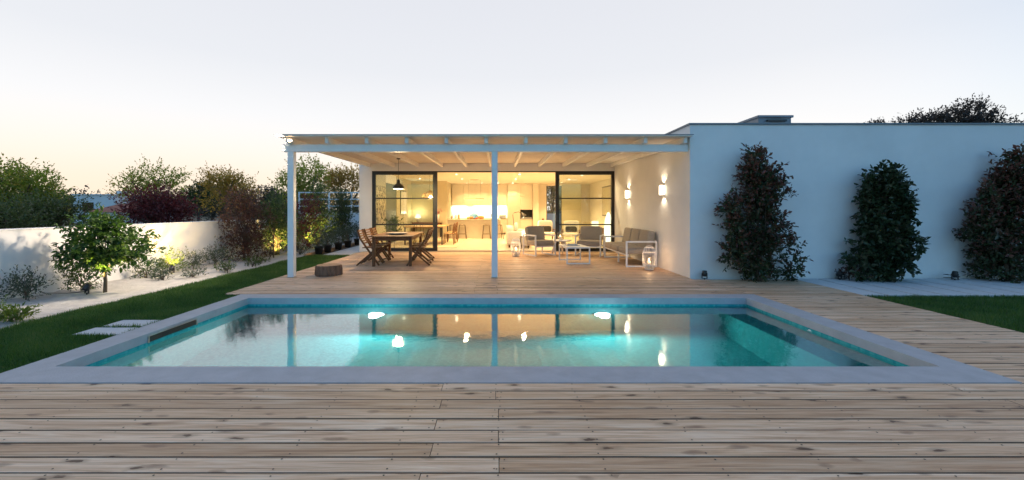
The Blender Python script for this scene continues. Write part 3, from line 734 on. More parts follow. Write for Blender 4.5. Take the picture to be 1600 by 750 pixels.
# kitchen
def kit(name, label, cat, loc=(0, 0, 0), rz=0, group=None): return thing(name, label, cat, loc, rz, group)
k = kit('kitchen_units', 'cream kitchen units along the back wall with oven and lit splashback', 'kitchen cabinets', (-1.0, 24.3, 0))
for i, x in enumerate(np.arange(-1.62, 1.57, .64)):
    B(x, x + .632, -.25, .29, .10, .88).build('base_door', 'cabinet', k); 
xs_ = [-1.60, -.93, -.26, .09, .44, 1.01, 1.58]
for a, b_ in zip(xs_[:-1], xs_[1:]):
    B(a + .004, b_ - .004, -.10, .29, 1.64, 2.89).build('wall_door', 'cabinet', k)
B(-1.62, 1.57, -.27, .295, .885, .92).build('worktop', 'counter', k)
B(-1.60, 1.57, .292, .298, .921, 1.63).build('splashback', 'white_paint', k)
B(-1.58, -.75, .1, .13, 1.615, 1.635).build('light_strip', 'glow_strip', k); B(-.40, 1.55, .1, .13, 1.615, 1.635).build('light_strip', 'glow_strip', k)
lamp('strip_light', 'AREA', (-1.17, .05, 1.60), 22, (1, .8, .5), k, target=(-1.17, .2, 0), size=(.8, .06)); lamp('strip_light', 'AREA', (.55, .05, 1.60), 42, (1, .8, .5), k, target=(.55, .2, 0), size=(1.8, .06))
for a, b_ in ((1.58, 2.31), (2.31, 3.01)):
    B(a + .004, b_ - .004, -.25, .29, 2.16, 2.89).build('tall_door', 'cabinet', k)
    if a < 2: B(a + .004, b_ - .004, -.25, .29, .10, 2.152).build('tall_door', 'cabinet', k)
    else:
        B(a + .004, b_ - .004, -.25, .29, 1.42, 2.152).build('tall_door', 'cabinet', k); B(a + .004, b_ - .004, -.25, .29, .10, .87).build('tall_door', 'cabinet', k)
ov = B(2.33, 3.0, -.26, .2, .88, 1.41).build('oven', 'oven_glass', k); B(2.36, 2.97, -.29, -.262, .96, .985).build('handle', 'steel', ov)
B(2.36, 2.97, -.263, -.261, .89, .945).build('control_strip', 'steel', ov)
isl = kit('kitchen_island', 'cream kitchen island with stone top behind the bar stools', 'kitchen island', (-1.14, 20.9, 0))
B(-1.30, 1.30, -.30, .55, .013, .90).build('body', 'counter', isl); B(-1.33, 1.33, -.34, .58, .901, .945).build('worktop', 'counter', isl, bevel=.004)
isl['label'] = 'beige kitchen island with a worktop behind the bar stools'
def stool_proto():
    s = kit('bar_stool', '', 'stool', (0, 0, 0))
    for a in (-1, 1):
        for b_ in (-1, 1): MB().bar((a * .20, b_ * .20, 0.013), (a * .13, b_ * .13, .68), .03, .03).build('leg', 'bronze', s)
    MB().lathe([(0.0, .70), (.15, .70), (.165, .685), (.15, .665), (0, .66)], 18).build('seat', 'bronze', s, True)
    for a in (-1, 1): MB().bar((a * .18, -.18, .25), (a * .18, .18, .25), .018, .018).build('footrest', 'bronze', s); MB().bar((-.18, a * .18, .25), (.18, a * .18, .25), .018, .018).build('footrest', 'bronze', s)
    return s
basic('bronze', (0.16, 0.12, 0.08), 0.4, metal=0.6)
sp = stool_proto()
for i, x in enumerate((-2.12, -1.68, -.52, .06)):
    s = sp if i == 0 else copy_tree(sp); s.location = (x, 20.25, 0); s.rotation_euler[2] = .1 * (i - 1)
    tag(s, 'bronze metal bar stool at the island, %s from the left' % ('first', 'second', 'third', 'fourth')[i], 'stool', 'bar stools at the island')
pl = kit('linear_pendant', 'slim wooden bar pendant lamp above the kitchen island', 'pendant lamp', (-1.13, 20.9, 1.92))
B(-.48, .48, -.03, .03, 0, .05).build('bar', 'pale_oak', pl); B(-.46, .46, -.02, .02, -.008, -.001).build('diffuser', 'glow_shade', pl)
for a in (-.3, .3): MB().tube([(a, 0, .05), (a, 0, .96)], .003, 5).build('cable', 'black_metal', pl)
B(-.2, .2, -.03, .03, .955, .977).build('canopy', 'pale_oak', pl)
def blob(name, label, cat, loc, parts):
    t = kit(name, label, cat, loc)
    for (nm, mat, c, s, e) in parts: MB().puff(c, s, e, 14, 8).build(nm, mat, t, True)
    return t
def crumple(name, label, cat, loc, mat, n, seed, sx, sy, sz):
    rg = np.random.default_rng(seed); mb = MB()
    mb.puff((0, 0, sz / 2), (sx, sy, sz), .75, 22, 12)
    v = np.array(mb.v); v[:, :3] += rg.normal(size=v.shape) * .022; v[:, 2] = np.maximum(v[:, 2], 0); mb.v = [tuple(p) for p in v]
    return tag(mb.build(name, mat, None, True), label, cat), mb
c, _ = crumple('cloth_bag', 'crumpled blue patterned bag on the kitchen island', 'bag', None, 'blue_cloth', 0, 4, .42, .3, .24); c.location = (-1.15, 20.85, .946)
c, _ = crumple('cloth_bag', 'blue bag beside the centre post on the kitchen island', 'bag', None, 'blue_cloth', 0, 9, .22, .3, .34); c.location = (-.18, 20.9, .946)
for i, (x, m_, s, nm, lb) in enumerate(((-1.42, 'fruit_green', .13, 'melon', 'green melon left of the fruit on the kitchen island'), (-1.12, 'fruit_red', .11, 'tomato', 'red tomato left of the bread on the kitchen island'), (-1.01, 'fruit_red', .11, 'tomato', 'red tomato touching the bread on the kitchen island'), (-.80, 'bread', .2, 'bread_loaf', 'brown bread loaf on the kitchen island'), (-1.28, 'bread', .16, 'bread_roll', 'brown bread roll next to the green melon'))):
    f = MB().puff((0, 0, s * .42), (s * (1.6 if 'bread' in nm else 1.1), s * 1.1, s * .85), .85, 16, 10).build(nm, m_, None, True); f.location = (x, 20.72 + .04 * (i % 2), .946); tag(f, lb, nm.split('_')[0])
for i, x in enumerate((-2.25, -2.05, -1.9)):
    j = MB().lathe([(0, 0), (.05, 0), (.055, .1), (.04, .16 + .03 * i), (.042, .18 + .03 * i), (0, .18 + .03 * i)], 14).build('jar', ('ceramic', 'vase', 'wicker')[i], None, True); j.location = (x, 20.85, .946)
    tag(j, '%s jar at the left end of the kitchen island' % ('brown', 'pale', 'straw coloured')[i], 'jar')
ts = kit('toaster', 'steel toaster on the back counter', 'toaster', (.30, 24.2, .921)); B(-.2, .2, -.1, .1, 0, .19).build('body', 'steel', ts, bevel=.02); B(-.15, .15, -.02, .02, .189, .192).build('slot', 'black_metal', ts)

# dining room behind the left doors
sb = kit('sideboard', 'dark wooden sideboard against the olive back wall', 'sideboard', (-3.6, 21.72, 0))
B(-.75, .75, -.22, .25, .70, .76).build('top', 'teak', sb)
for a in (-.7, .7):
    for b_ in (-.18, .2): B(a - .025, a + .025, b_ - .025, b_ + .025, .013, .70).build('leg', 'black_metal', sb)
B(-.70, .70, -.18, .2, .48, .69).build('drawer', 'teak', sb)
tl = kit('table_lamp', 'table lamp with glowing shade on the sideboard', 'lamp', (-4.05, 21.6, .761))
MB().lathe([(0, 0), (.07, 0), (.09, .06), (.08, .16), (.02, .2), (.015, .24)], 16).build('base', 'ceramic', tl, True); MB().lathe([(.16, .22), (.10, .42)], 20).build('shade', 'glow_shade', tl, True)
lamp('bulb_light', 'POINT', (0, 0, .46), 26, (1, .78, .38), tl, .05)
vs_ = kit('flower_vase', 'white vase of pink flowers on the sideboard', 'vase', (-3.05, 21.0, .76)); vs_.location = (-3.1, 21.65, .761)
MB().lathe([(0, 0), (.08, 0), (.12, .2), (.14, .42), (.12, .42), (.10, .2), (0, .05)], 18).build('vase', 'vase', vs_, True)
P, D, S, tone, tt, C = foliage([(0, 0, .52, .18, .18, .12)], 16, 3, 5, .06, .08, .04, 5)
me = leaf_mesh('flowers', P, D, S, .8, 5, v=tone); me.materials.append(MATS['leaf_flower']); put(bpy.data.objects.new('flowers', me), vs_)
rp_ = kit('rattan_pendant', 'orange glowing rattan pendant lamp over the indoor dining table', 'pendant lamp', (-2.88, 18.0, 1.93)); rp_.scale = (1.35, 1.35, 1.0)
sh = MB().lathe([(.22, 0), (.24, .06), (.20, .17), (.08, .25), (.02, .27)], 26).build('shade', 'wicker', rp_, True); sh.modifiers.new('wire', 'WIREFRAME').thickness = .012
MB().lathe([(.0, .02), (.10, .04), (.12, .10), (.07, .18), (0, .2)], 16).build('bulb', 'glow_rattan', rp_, True); MB().tube([(0, 0, .27), (0, 0, .97)], .004, 5).build('cord', 'black_metal', rp_)
lamp('bulb_light', 'POINT', (0, 0, -.04), 70, (1, .6, .25), rp_, .08)
it = kit('indoor_table', 'indoor dining table with slim black legs behind the left doors', 'table', (-2.9, 17.6, 0))
B(-.8, .78, -1.0, 1.0, .71, .75).build('top', 'pale_oak', it, bevel=.004)
for a in (-.74, .72):
    for b_ in (-.93, .93): B(a - .025, a + .025, b_ - .025, b_ + .025, .013, .709).build('leg', 'black_metal', it)
def bent_chair():
    s = kit('indoor_chair', '', 'chair')
    MB().lathe([(0, .44), (.2, .44), (.21, .455), (.2, .47), (0, .47)], 20).build('seat', 'wicker', s, True)
    for a in (-.16, .16):
        MB().tube([(a, -.16, .44), (a * 1.2, -.2, .013)], .015, 8).build('leg', 'teak', s, True)
        MB().tube([(a * 1.2, .22, .013), (a, .17, .44)], .015, 8).build('leg', 'teak', s, True)
    MB().tube([(-.18, .17, .46), (-.2, .2, .7), (-.14, .23, .84), (0, .24, .88), (.14, .23, .84), (.2, .2, .7), (.18, .17, .46)], .015, 8).build('back_hoop', 'teak', s, True)
    for a in (-.07, .07): MB().tube([(a, .18, .46), (a, .235, .86)], .009, 6).build('spindle', 'teak', s, True)
    return s
bc = bent_chair()
for i, (x, y, a) in enumerate(((-1.95, 17.0, -90), (-1.93, 17.7, -95), (-1.95, 18.35, -88), (-3.0, 16.3, 180))):
    s = bc if i == 0 else copy_tree(bc); s.location = (x, y, 0); s.rotation_euler[2] = R(a)
    tag(s, ('dark bentwood chair at the indoor table, nearest of the row along its right side', 'dark bentwood chair in the middle of the row right of the indoor table', 'dark bentwood chair at the indoor table, farthest of the row on its right', 'dark bentwood chair at the near end of the indoor table')[i], 'chair', 'bentwood chairs at the indoor table')
tag(B(-4.2, -1.5, 15.5, 19.2, .013, .024).build('rug', 'rug'), 'straw coloured woven rug under the indoor dining table', 'rug')
pt = kit('wall_painting', 'tall abstract black and beige painting on left interior wall', 'painting', (-4.46, 16.2, 1.6)); B(0.001, .03, -.60, .55, -.75, .72).build('canvas', 'painting', pt)
mr_ = kit('wall_mirror', 'tall black framed mirror on the left interior wall', 'mirror', (-4.46, 20.0, 1.75)); B(.001, .03, -.6, .6, -.55, .55).build('frame', 'black_metal', mr_); B(.031, .034, -.56, .56, -.51, .51).build('glass', 'vase', mr_)
plant('house_plant', 'leafy green house plant behind the left glass doors', 'house plant', (-3.75, 15.4, 0.01), [(0, 0, .75, .3, .25, .35)], 'leaf_shrub', .12, 26, 3, 5, .15, .06, 31, wid=.35, trunk_r=.012)

# living room
sf_ = kit('indoor_sofa', 'cream sofa inside the open doors with round cushion', 'sofa', (.75, 16.5, 0))
MB().puff((-.28, 0, .45), (.25, 2.0, .66), .18).build('backrest', 'cream_fabric', sf_, True)
for a in (-.92, .92): MB().puff((.06, a, .36), (.9, .22, .5), .2).build('armrest', 'cream_fabric', sf_, True)
MB().puff((.12, 0, .25), (.75, 1.7, .30), .18).build('seat', 'cream_fabric', sf_, True)
MB().puff((-.05, -.6, .72), (.16, .42, .42), .7).build('cushion', 'cream_fabric', sf_, True)
for a in (-.3, .4):
    for b_ in (-.9, .9): B(a - .03, a + .03, b_ - .03, b_ + .03, .013, .12).build('leg', 'teak', sf_)
fl_ = kit('floor_lamp', 'dark arched floor lamp with cone shade beside the cream sofa', 'lamp', (.78, 17.9, 0))
MB().lathe([(0, .013), (.15, .013), (.15, .03), (0, .035)], 20).build('base', 'black_metal', fl_); MB().tube([(0, 0, .03), (-.12, 0, 1.2), (-.06, 0, 1.28), (.12, 0, 1.32), (.22, 0, 1.27)], .012, 8).build('arm', 'black_metal', fl_, True)
MB().lathe([(.14, -.16), (.06, 0), (.02, .04)], 18).build('shade', 'black_metal', fl_, True, rot=Matrix.Rotation(R(-30), 3, 'Y')).location = (.26, 0, 1.25)
b_ = MB().puff((0, 0, 0), (.11, .11, .11), 1, 12, 8).build('bulb', 'glow_bulb', fl_, True); b_.location = (.30, -.02, 1.14)
lamp('bulb_light', 'POINT', (.33, -.04, 1.05), 60, (1, .75, .4), fl_, .05)
ac = kit('wooden_armchair', 'cream armchair with wooden arms and dark cushion deep in the living room', 'armchair', (2.05, 17.6, 0), R(8))
MB().puff((0, .25, .66), (.62, .18, .6), .3).build('backrest', 'cream_fabric', ac, True); MB().puff((0, -.05, .40), (.6, .6, .16), .3).build('seat', 'cream_fabric', ac, True); MB().puff((0, .12, .60), (.46, .14, .26), .4).build('cushion', 'black_fabric', ac, True)
for a in (-.35, .35):
    MB().bar((a, -.33, .013), (a, -.30, .55), .04, .04).build('leg', 'teak', ac); MB().bar((a, .38, .013), (a, .28, .6), .04, .04).build('leg', 'teak', ac); MB().bar((a, -.36, .57), (a, .34, .57), .05, .03).build('arm', 'teak', ac)
ac2 = copy_tree(ac); ac2.location = (3.0, 17.2, 0); ac2.rotation_euler[2] = R(-14); ac2['label'] = 'cream wooden armchair seen through the right glass door'
cl = kit('cube_lamp', 'small glowing cube lamp beside the cream sofa', 'lamp', (.98, 15.25, 0)); B(-.16, .16, -.14, .14, .42, .45).build('stand_top', 'teak', cl)
for a in (-.13, .13):
    for b2 in (-.11, .11): B(a - .012, a + .012, b2 - .012, b2 + .012, .013, .42).build('leg', 'black_metal', cl)
B(-.09, .09, -.09, .09, .451, .65).build('shade', 'glow_paper', cl, bevel=.01)
tp = kit('paper_lamp', 'tall glowing leaf shaped paper floor lamp by the right glass door', 'lamp', (4.42, 16.8, 0))
MB().lathe([(0, .05), (.16, .06), (.17, .4), (.165, .75), (.13, 1.05), (.06, 1.26), (.01, 1.32)], 18).build('shade', 'glow_paper', tp, True); MB().lathe([(0, .013), (.12, .013), (.12, .05), (0, .05)], 16).build('foot', 'teak', tp)
cb_ = kit('low_cabinet', 'low dark cabinet with lit box lamp behind right glass door', 'cabinet', (4.75, 20.0, 0)); B(-.5, .5, -.2, .2, .013, .55).build('body', 'teak', cb_, bevel=.006); B(-.46, -.02, -.205, -.201, .06, .5).build('door', 'teak', cb_); B(.02, .46, -.205, -.201, .06, .5).build('door', 'teak', cb_)
bl = kit('box_lamp', 'square glowing box lamp standing on the low dark cabinet', 'lamp', (4.62, 19.95, .551)); B(-.14, .14, -.12, .12, .03, .32).build('shade', 'glow_shade', bl, bevel=.008); B(-.1, .1, -.08, .08, 0, .029).build('base', 'teak', bl)
pf = kit('framed_picture', 'tall framed picture on the right interior wall', 'picture', (5.4, 20.7, 1.85)); B(-.03, -.001, -.95, .95, -.75, .72).build('frame', 'black_metal', pf); B(-.034, -.031, -.90, .90, -.70, .67).build('print', 'olive_wall', pf)
vb = kit('side_stool', 'dark stool standing against the wall behind the armchair', 'stool', (2.62, 24.2, 0)); B(-.16, .16, -.16, .16, .52, .57).build('seat', 'teak', vb)
for a in (-.13, .13):
    for b2 in (-.13, .13): B(a - .02, a + .02, b2 - .02, b2 + .02, .013, .519).build('leg', 'teak', vb)
x_ = MB().lathe([(0, 0), (.09, 0), (.12, .1), (.10, .22), (.05, .28), (.06, .34), (0, .34)], 16).build('brown_jug', 'bark', None, True); x_.location = (2.62, 24.2, .571); tag(x_, 'brown jug standing on the dark stool by the wall', 'jug')

# ------------------------------------------------------------------ pergola
pg = thing('pergola', 'white wooden pergola with boarded roof over the terrace', 'pergola', (0, 8.8, 0))
def zr(y): return 2.762 + (y - 8.70) * 0.0145        # rafter underside
for x in (-4.28, -0.055):
    B(x - .062, x + .062, -.062, .062, 0.003, 2.605).build('post', 'white_paint', pg, bevel=.004)
    B(x - .075, x + .075, -.075, .075, 0.003, 0.012).build('post_foot', 'steel', pg)
B(-4.44, 3.945, -.065, .065, 2.606, 2.757).build('beam', 'white_paint', pg, bevel=.004)
for i in range(11):
    x = -4.29 + .8125 * i
    r_ = MB(); y0, y1 = 8.60, DY - .003
    vs = [(x - .035, y0 - 8.8, zr(y0)), (x + .035, y0 - 8.8, zr(y0)), (x + .035, y1 - 8.8, zr(y1)), (x - .035, y1 - 8.8, zr(y1))]
    r_.add(vs + [(a, b_, c + .125) for a, b_, c in vs], [(0, 3, 2, 1), (4, 5, 6, 7), (0, 1, 5, 4), (1, 2, 6, 5), (2, 3, 7, 6), (3, 0, 4, 7)])
    r_.build('rafter', 'white_paint', pg, bevel=.003)
y = 8.48; i = 0
while y < DY - .02:
    y2 = min(y + .19, DY - .004)
    za, zb_ = zr(y) + .126, zr(y2) + .126
    mb = MB(); vs = [(-4.47, y + .004 - 8.8, za), (3.94, y + .004 - 8.8, za), (3.94, y2 - .004 - 8.8, zb_), (-4.47, y2 - .004 - 8.8, zb_)]
    mb.add(vs + [(a, b_, c + .022) for a, b_, c in vs], [(0, 3, 2, 1), (4, 5, 6, 7), (0, 1, 5, 4), (1, 2, 6, 5), (2, 3, 7, 6), (3, 0, 4, 7)])
    mb.build('roof_board', 'roof_wood', pg); y = y2; i += 1
mb = MB(); vs = [(-4.48, 8.47 - 8.8, zr(8.47) + .149), (3.945, 8.47 - 8.8, zr(8.47) + .149), (3.945, DY - .003 - 8.8, zr(DY) + .149), (-4.48, DY - .003 - 8.8, zr(DY) + .149)]
mb.add(vs + [(a, b_, c + .012) for a, b_, c in vs], [(0, 3, 2, 1), (4, 5, 6, 7), (0, 1, 5, 4), (1, 2, 6, 5), (2, 3, 7, 6), (3, 0, 4, 7)])
mb.build('roof_sheet', 'zinc', pg)
# flood lamp under the roof corner
fd = thing('flood_lamp', 'small bright orange flood lamp under the pergola roof corner', 'lamp', (-4.19, 8.56, 2.80))
B(-.05, .05, -.03, .03, -.03, .03).build('housing', 'white_metal', fd, bevel=.004); MB().puff((-.0, -.045, .0), (.075, .03, .05), 1, 12, 8).build('lens', 'glow_flood', fd, True)
lamp('bulb_light', 'SPOT', (-.08, -.12, -.02), 950, (1.0, 0.82, 0.62), fd, .16, None, 120, .7, aim=(-3.6, -.7, -1.0))
# sconces
for i, y in enumerate((10.0, 12.67)):
    s = thing('wall_sconce', 'lit up-and-down wall sconce on the white side wall, %s' % ('the nearer, above the sofa end' if i == 0 else 'the farther, next to the glass door'), 'wall lamp', (WX, y, 1.87), 0, 'sconces on the terrace wall')
    B(-.012, -.001, -.06, .06, -.125, .125).build('back_plate', 'steel', s)
    MB().lathe([(.034, -.11), (.037, -.1), (.037, .1), (.034, .11)], 18, (-.062, 0, 0)).build('diffuser', 'glow_sconce', s, True)
    for a in (-1, 1): MB().lathe([(.0, a * .122), (.054, a * .122), (.054, a * .111), (.03, a * .111)], 18, (-.062, 0, 0)).build('cap', 'steel', s)
    B(-.10, -.013, .052, .060, -.12, .12).build('side_fin', 'steel', s)
    for a in (-1, 1):
        l = lamp('bulb_light', 'SPOT', (-.07, 0, a * .135), 10, (1, .80, .54), s, .02, None, 130, .8); l.rotation_euler = (0 if a < 0 else PI, 0, 0)

# ------------------------------------------------------------------ terrace furniture
# pendant above the outdoor table
pd = thing('enamel_pendant', 'dark enamel pendant lamp hanging over the outdoor table', 'pendant lamp', (-2.69, 11.5, 1.98))
MB().lathe([(.165, -.01), (.155, .03), (.12, .10), (.06, .135), (.045, .15), (.04, .23), (.015, .25)], 26).build('shade', 'enamel', pd, True)
MB().lathe([(.150, .0), (.14, .03), (.11, .085), (.05, .12)], 26).build('reflector', 'white_metal', pd, True)
MB().puff((0, 0, .03), (.09, .09, .11), 1, 14, 10).build('bulb', 'glow_bulb', pd, True)
MB().tube([(0, 0, .25), (0, 0, .80)], .005, 6).build('cord', 'black_metal', pd); MB().lathe([(0, .80), (.05, .80), (.05, .825), (0, .825)], 16).build('ceiling_rose', 'black_metal', pd)
lamp('bulb_light', 'POINT', (0, 0, -.04), 170, (1, .74, .40), pd, .05)
# teak table
tb = thing('dining_table', 'brown teak outdoor dining table with slatted top', 'table', (-2.66, 11.45, 0), R(3))
woodmat('teak_y', (0.11, 0.05, 0.022), (0.20, 0.10, 0.045), (0.29, 0.155, 0.075), knots=False, along='Y', rough=0.45, sx=2.5, randamt=0.4)
woodmat('teak_z', (0.085, 0.035, 0.015), (0.17, 0.075, 0.032), (0.25, 0.12, 0.055), knots=False, along='Z', rough=0.45, sx=2.5, randamt=0.4)
for i in range(8): B(-.53 + i * .1325, -.53 + i * .1325 + .128, -1.10, 1.10, .728, .755).build('top_slat', 'teak_y', tb, bevel=.003)
for a in (-1, 1):
    for b_ in (-1, 1): B(a * .45 - .035, a * .45 + .035, b_ * .97 - .035, b_ * .97 + .035, 0.002, .727).build('leg', 'teak_z', tb, bevel=.004)
    B(a * .45 - .012, a * .45 + .012, -.93, .93, .635, .727).build('apron', 'teak_y', tb); B(-.41, .41, a * .97 - .012, a * .97 + .012, .635, .727).build('apron', 'teak', tb)
pt = thing('serving_dish', 'shallow oval wooden dish on the outdoor table', 'dish', (-2.62, 11.0, .757))
MB().lathe([(0, .012), (.15, .012), (.28, .045), (.30, .05), (.29, .035), (.16, 0), (0, 0)], 26).build('bowl', 'ceramic', pt, True); pt.scale = (1, .6, 1)
def folding_chair():
    s = thing('folding_chair', '', 'chair')
    for a in (-.225, .225):
        MB().bar((a, .27, 0.003), (a, -.06, .47), .028, .045).bar((a, -.06, .47), (a, -.20, .68), .028, .045).bar((a, -.20, .68), (a, -.27, .90), .028, .045).build('leg', 'teak_z', s)
        a2 = a * .86
        MB().bar((a2, -.30, 0.003), (a2, .20, .43), .026, .042).build('leg', 'teak_z', s)
    for i in range(7): B(-.205, .205, -.16 + i * .058, -.16 + i * .058 + .048, .44, .457).build('seat_slat', 'teak', s)
    for i in range(6):
        f = i / 5; y = -.13 - .135 * f; z = .56 + .30 * f
        MB().bar((-.21, y, z), (.21, y, z), .016, .042, (0, -.3, 1)).build('back_slat', 'teak', s)
    MB().bar((-.225, -.24, .055), (.225, -.24, .055), .03, .03).build('stretcher', 'teak', s)
    MB().bar((-.225, .22, .08), (.225, .22, .08), .03, .03).build('stretcher', 'teak', s)
    return s
fc_ = folding_chair()
order = ('nearest', 'middle', 'farthest')
k = 0
for side in (-1, 1):
    for i in range(3):
        s = fc_ if k == 0 else copy_tree(fc_); k += 1
        s.location = (-2.66 + side * (.62 - .02 * i) - .035 * (i - 1), 10.82 + i * .62, 0); s.rotation_euler[2] = R(-90 if side < 0 else 90) + R((3, -2, 4)[i])
        tag(s, 'teak folding slatted chair on the %s side of the outdoor table, %s of three' % ('left' if side < 0 else 'right', order[i]), 'chair', 'folding chairs at the outdoor table')
# stump
st = thing('tree_stump', 'short bark covered tree stump on the deck by the white post', 'stump', (-3.64, 9.1, 0.003))
rg = random.Random(5); n = 72; vs = []; prof = [(0.265, 0), (.27, .04), (.262, .12), (.258, .19), (.25, .215)]
for r, z in prof:
    for q in range(n):
        t = 2 * PI * q / n; rr = r * (1 + .035 * math.sin(3 * t + 1) + .02 * math.sin(5 * t)) + (.012 * math.sin(t * 23 + 2 * math.sin(z * 18)) + rg.uniform(-.007, .007) if z < .2 else 0)
        vs.append((rr * math.cos(t), rr * math.sin(t), z))
mb = MB(); mb.add(vs, [(j * n + q, j * n + (q + 1) % n, (j + 1) * n + (q + 1) % n, (j + 1) * n + q) for j in range(len(prof) - 1) for q in range(n)]); mb.build('bark', 'bark', st)
mb = MB(); mb.add([(p[0] * .985, p[1] * .985, .214) for p in vs[-n:]], [tuple(range(n))]); mb.build('cut_face', 'cut_wood', st)
# metal frame seats
def seat_unit(name, label, cat, W, nseat, loc, rz, group=None):
    s = thing(name, label, cat, loc, rz, group); D0, D1 = -.38, .38; r = .038
    for a in (-1, 1):
        x = a * (W / 2 - r / 2)
        MB().box(x - r / 2, x + r / 2, D0, D0 + r, 0.003, .64).box(x - r / 2, x + r / 2, D1 - r, D1, 0.003, .64).box(x - r / 2, x + r / 2, D0 + r, D1 - r, .64 - r, .64).box(x - r / 2, x + r / 2, D0 + r, D1 - r, 0.003, .003 + r).build('side_frame', 'white_metal', s)
    B(-W / 2 + r, W / 2 - r, D0 + .04, D0 + .04 + r, .27, .27 + r).build('front_rail', 'white_metal', s); B(-W / 2 + r, W / 2 - r, D1 - .06, D1 - .06 + r, .27, .27 + r).build('rear_rail', 'white_metal', s)
    if nseat > 1: B(-r / 2, r / 2, D0 + .06, D1 - .06, .235, .268).build('centre_rail', 'white_metal', s); B(-r / 2, r / 2, D0 + .1, D0 + .1 + r, .003, .235).build('centre_leg', 'white_metal', s)
    MB().bar((-W / 2 + r, D1 - .02, .62), (W / 2 - r, D1 - .02, .62), r, r).build('back_rail', 'white_metal', s)
    cw = (W - 2 * r) / nseat
    for i in range(nseat):
        cx = -W / 2 + r + cw * (i + .5)
        MB().puff((cx, -.06, .39), (cw - .012, .64, .165), .2).build('seat_cushion', 'cushion', s, True)
        o = MB().puff((0, 0, 0), (cw - .02, .19, .47), .26).build('back_cushion', 'cushion', s, True); o.location = (cx, .245, .655); o.rotation_euler[0] = R(-11)
    return s
seat_unit('outdoor_sofa', 'three seat taupe sofa with white metal frame against side wall', 'sofa', 2.12, 3, (3.52, 11.36, 0), R(-90))
seat_unit('outdoor_armchair', 'taupe armchair with white metal frame next to the centre post', 'armchair', .74, 1, (1.30, 13.15, 0), R(27))
seat_unit('outdoor_armchair', 'taupe armchair with white metal frame between low table and sofa', 'armchair', .78, 1, (2.86, 13.05, 0), R(-22))
ct = thing('coffee_table', 'low white rectangular metal coffee table in front of the sofa', 'table', (2.06, 11.35, 0), R(4))
B(-.31, .31, -.48, .48, .405, .44).build('top', 'white_metal', ct, bevel=.004)
for b_ in (-1, 1):
    y = b_ * .45; r = .03
    MB().box(-.31, -.31 + r, y - r / 2, y + r / 2, .003, .404).box(.31 - r, .31, y - r / 2, y + r / 2, .003, .404).box(-.31 + r, .31 - r, y - r / 2, y + r / 2, .003, .033).build('leg_frame', 'white_metal', ct)
for i, (m_, z, a, sx, sy, lb) in enumerate((('book_white', .4415, 12, .15, .21, 'white magazine lying under the blue one on coffee table'), ('book_blue', .4605, -8, .13, .18, 'blue covered book lying on top on the coffee table'))):
    bk = thing('book', lb, 'book', (2.03, 11.40, z), R(a)); B(-sx, sx, -sy * .7, sy * .7, 0, .018).build('cover', m_, bk); B(-sx + .004, sx + .002, -sy * .7 - .001, sy * .7 + .001, .004, .014).build('pages', 'book_white', bk)
rt = thing('round_table', 'round white side table with tapered legs between the armchairs', 'table', (2.0, 13.35, 0))
MB().lathe([(0, .42), (.33, .42), (.345, .435), (.33, .455), (0, .455)], 30).build('top', 'white_metal', rt, True)
for q in range(3):
    t = q * 2 * PI / 3 - .9; MB().tube([(.28 * math.cos(t), .28 * math.sin(t), .003), (.16 * math.cos(t), .16 * math.sin(t), .42)], [.025, .04], 12).build('leg', 'white_metal', rt, True)
cj = thing('candle_jar', 'glass candle jar glowing on the round white side table', 'candle', (1.98, 13.28, .456))
MB().lathe([(0, .002), (.085, .002), (.09, .01), (.09, .24), (.086, .24)], 22).build('glass', 'lamp_glass', cj, True); MB().lathe([(0, .005), (.045, .005), (.045, .10), (0, .10)], 16).build('candle', 'candle', cj); MB().puff((0, 0, .13), (.022, .022, .05), 1, 10, 8).build('flame', 'glow_flame', cj, True)
lamp('flame_light', 'POINT', (0, 0, .14), 4, (1, .6, .28), cj, .02)
def lantern(label, loc):
    s = thing('wire_lantern', label, 'lantern', loc, 0, 'white wire lanterns on the deck')
    prof = [(.095, .015), (.135, .12), (.15, .26), (.14, .40), (.10, .52)]
    for q in range(18):
        t = 2 * PI * q / 18; MB().tube([(r * math.cos(t), r * math.sin(t), z) for r, z in prof], .0055, 6).build('rib', 'white_metal', s, True)
    for r, z in ((.095, .015), (.135, .12), (.14, .40), (.10, .52)):
        MB().tube([(r * math.cos(2 * PI * q / 28), r * math.sin(2 * PI * q / 28), z) for q in range(29)], .007, 6, False).build('ring', 'white_metal', s, True)
    MB().lathe([(0, .006), (.095, .006), (.095, .016), (0, .016)], 22).build('base', 'white_metal', s)
    MB().lathe([(.07, .02), (.07, .30), (.066, .30), (.066, .02)], 20).build('glass', 'lamp_glass', s, True)
    MB().lathe([(0, .017), (.04, .017), (.04, .21), (0, .212)], 16).build('candle', 'candle', s, True); MB().puff((0, 0, .245), (.026, .026, .06), 1, 10, 8).build('flame', 'glow_flame', s, True)
    MB().tube([(-.10, 0, .52), (-.06, 0, .55), (0, 0, .562), (.06, 0, .55), (.10, 0, .52)], .005, 6).build('handle', 'white_metal', s, True)
    lamp('flame_light', 'POINT', (0, 0, .25), 8, (1, .6, .30), s, .03)
lantern('white wire lantern with candle in front of left armchair', (.56, 12.75, .003))
lantern('white wire lantern with candle beside the sofa end', (3.54, 9.85, .003))

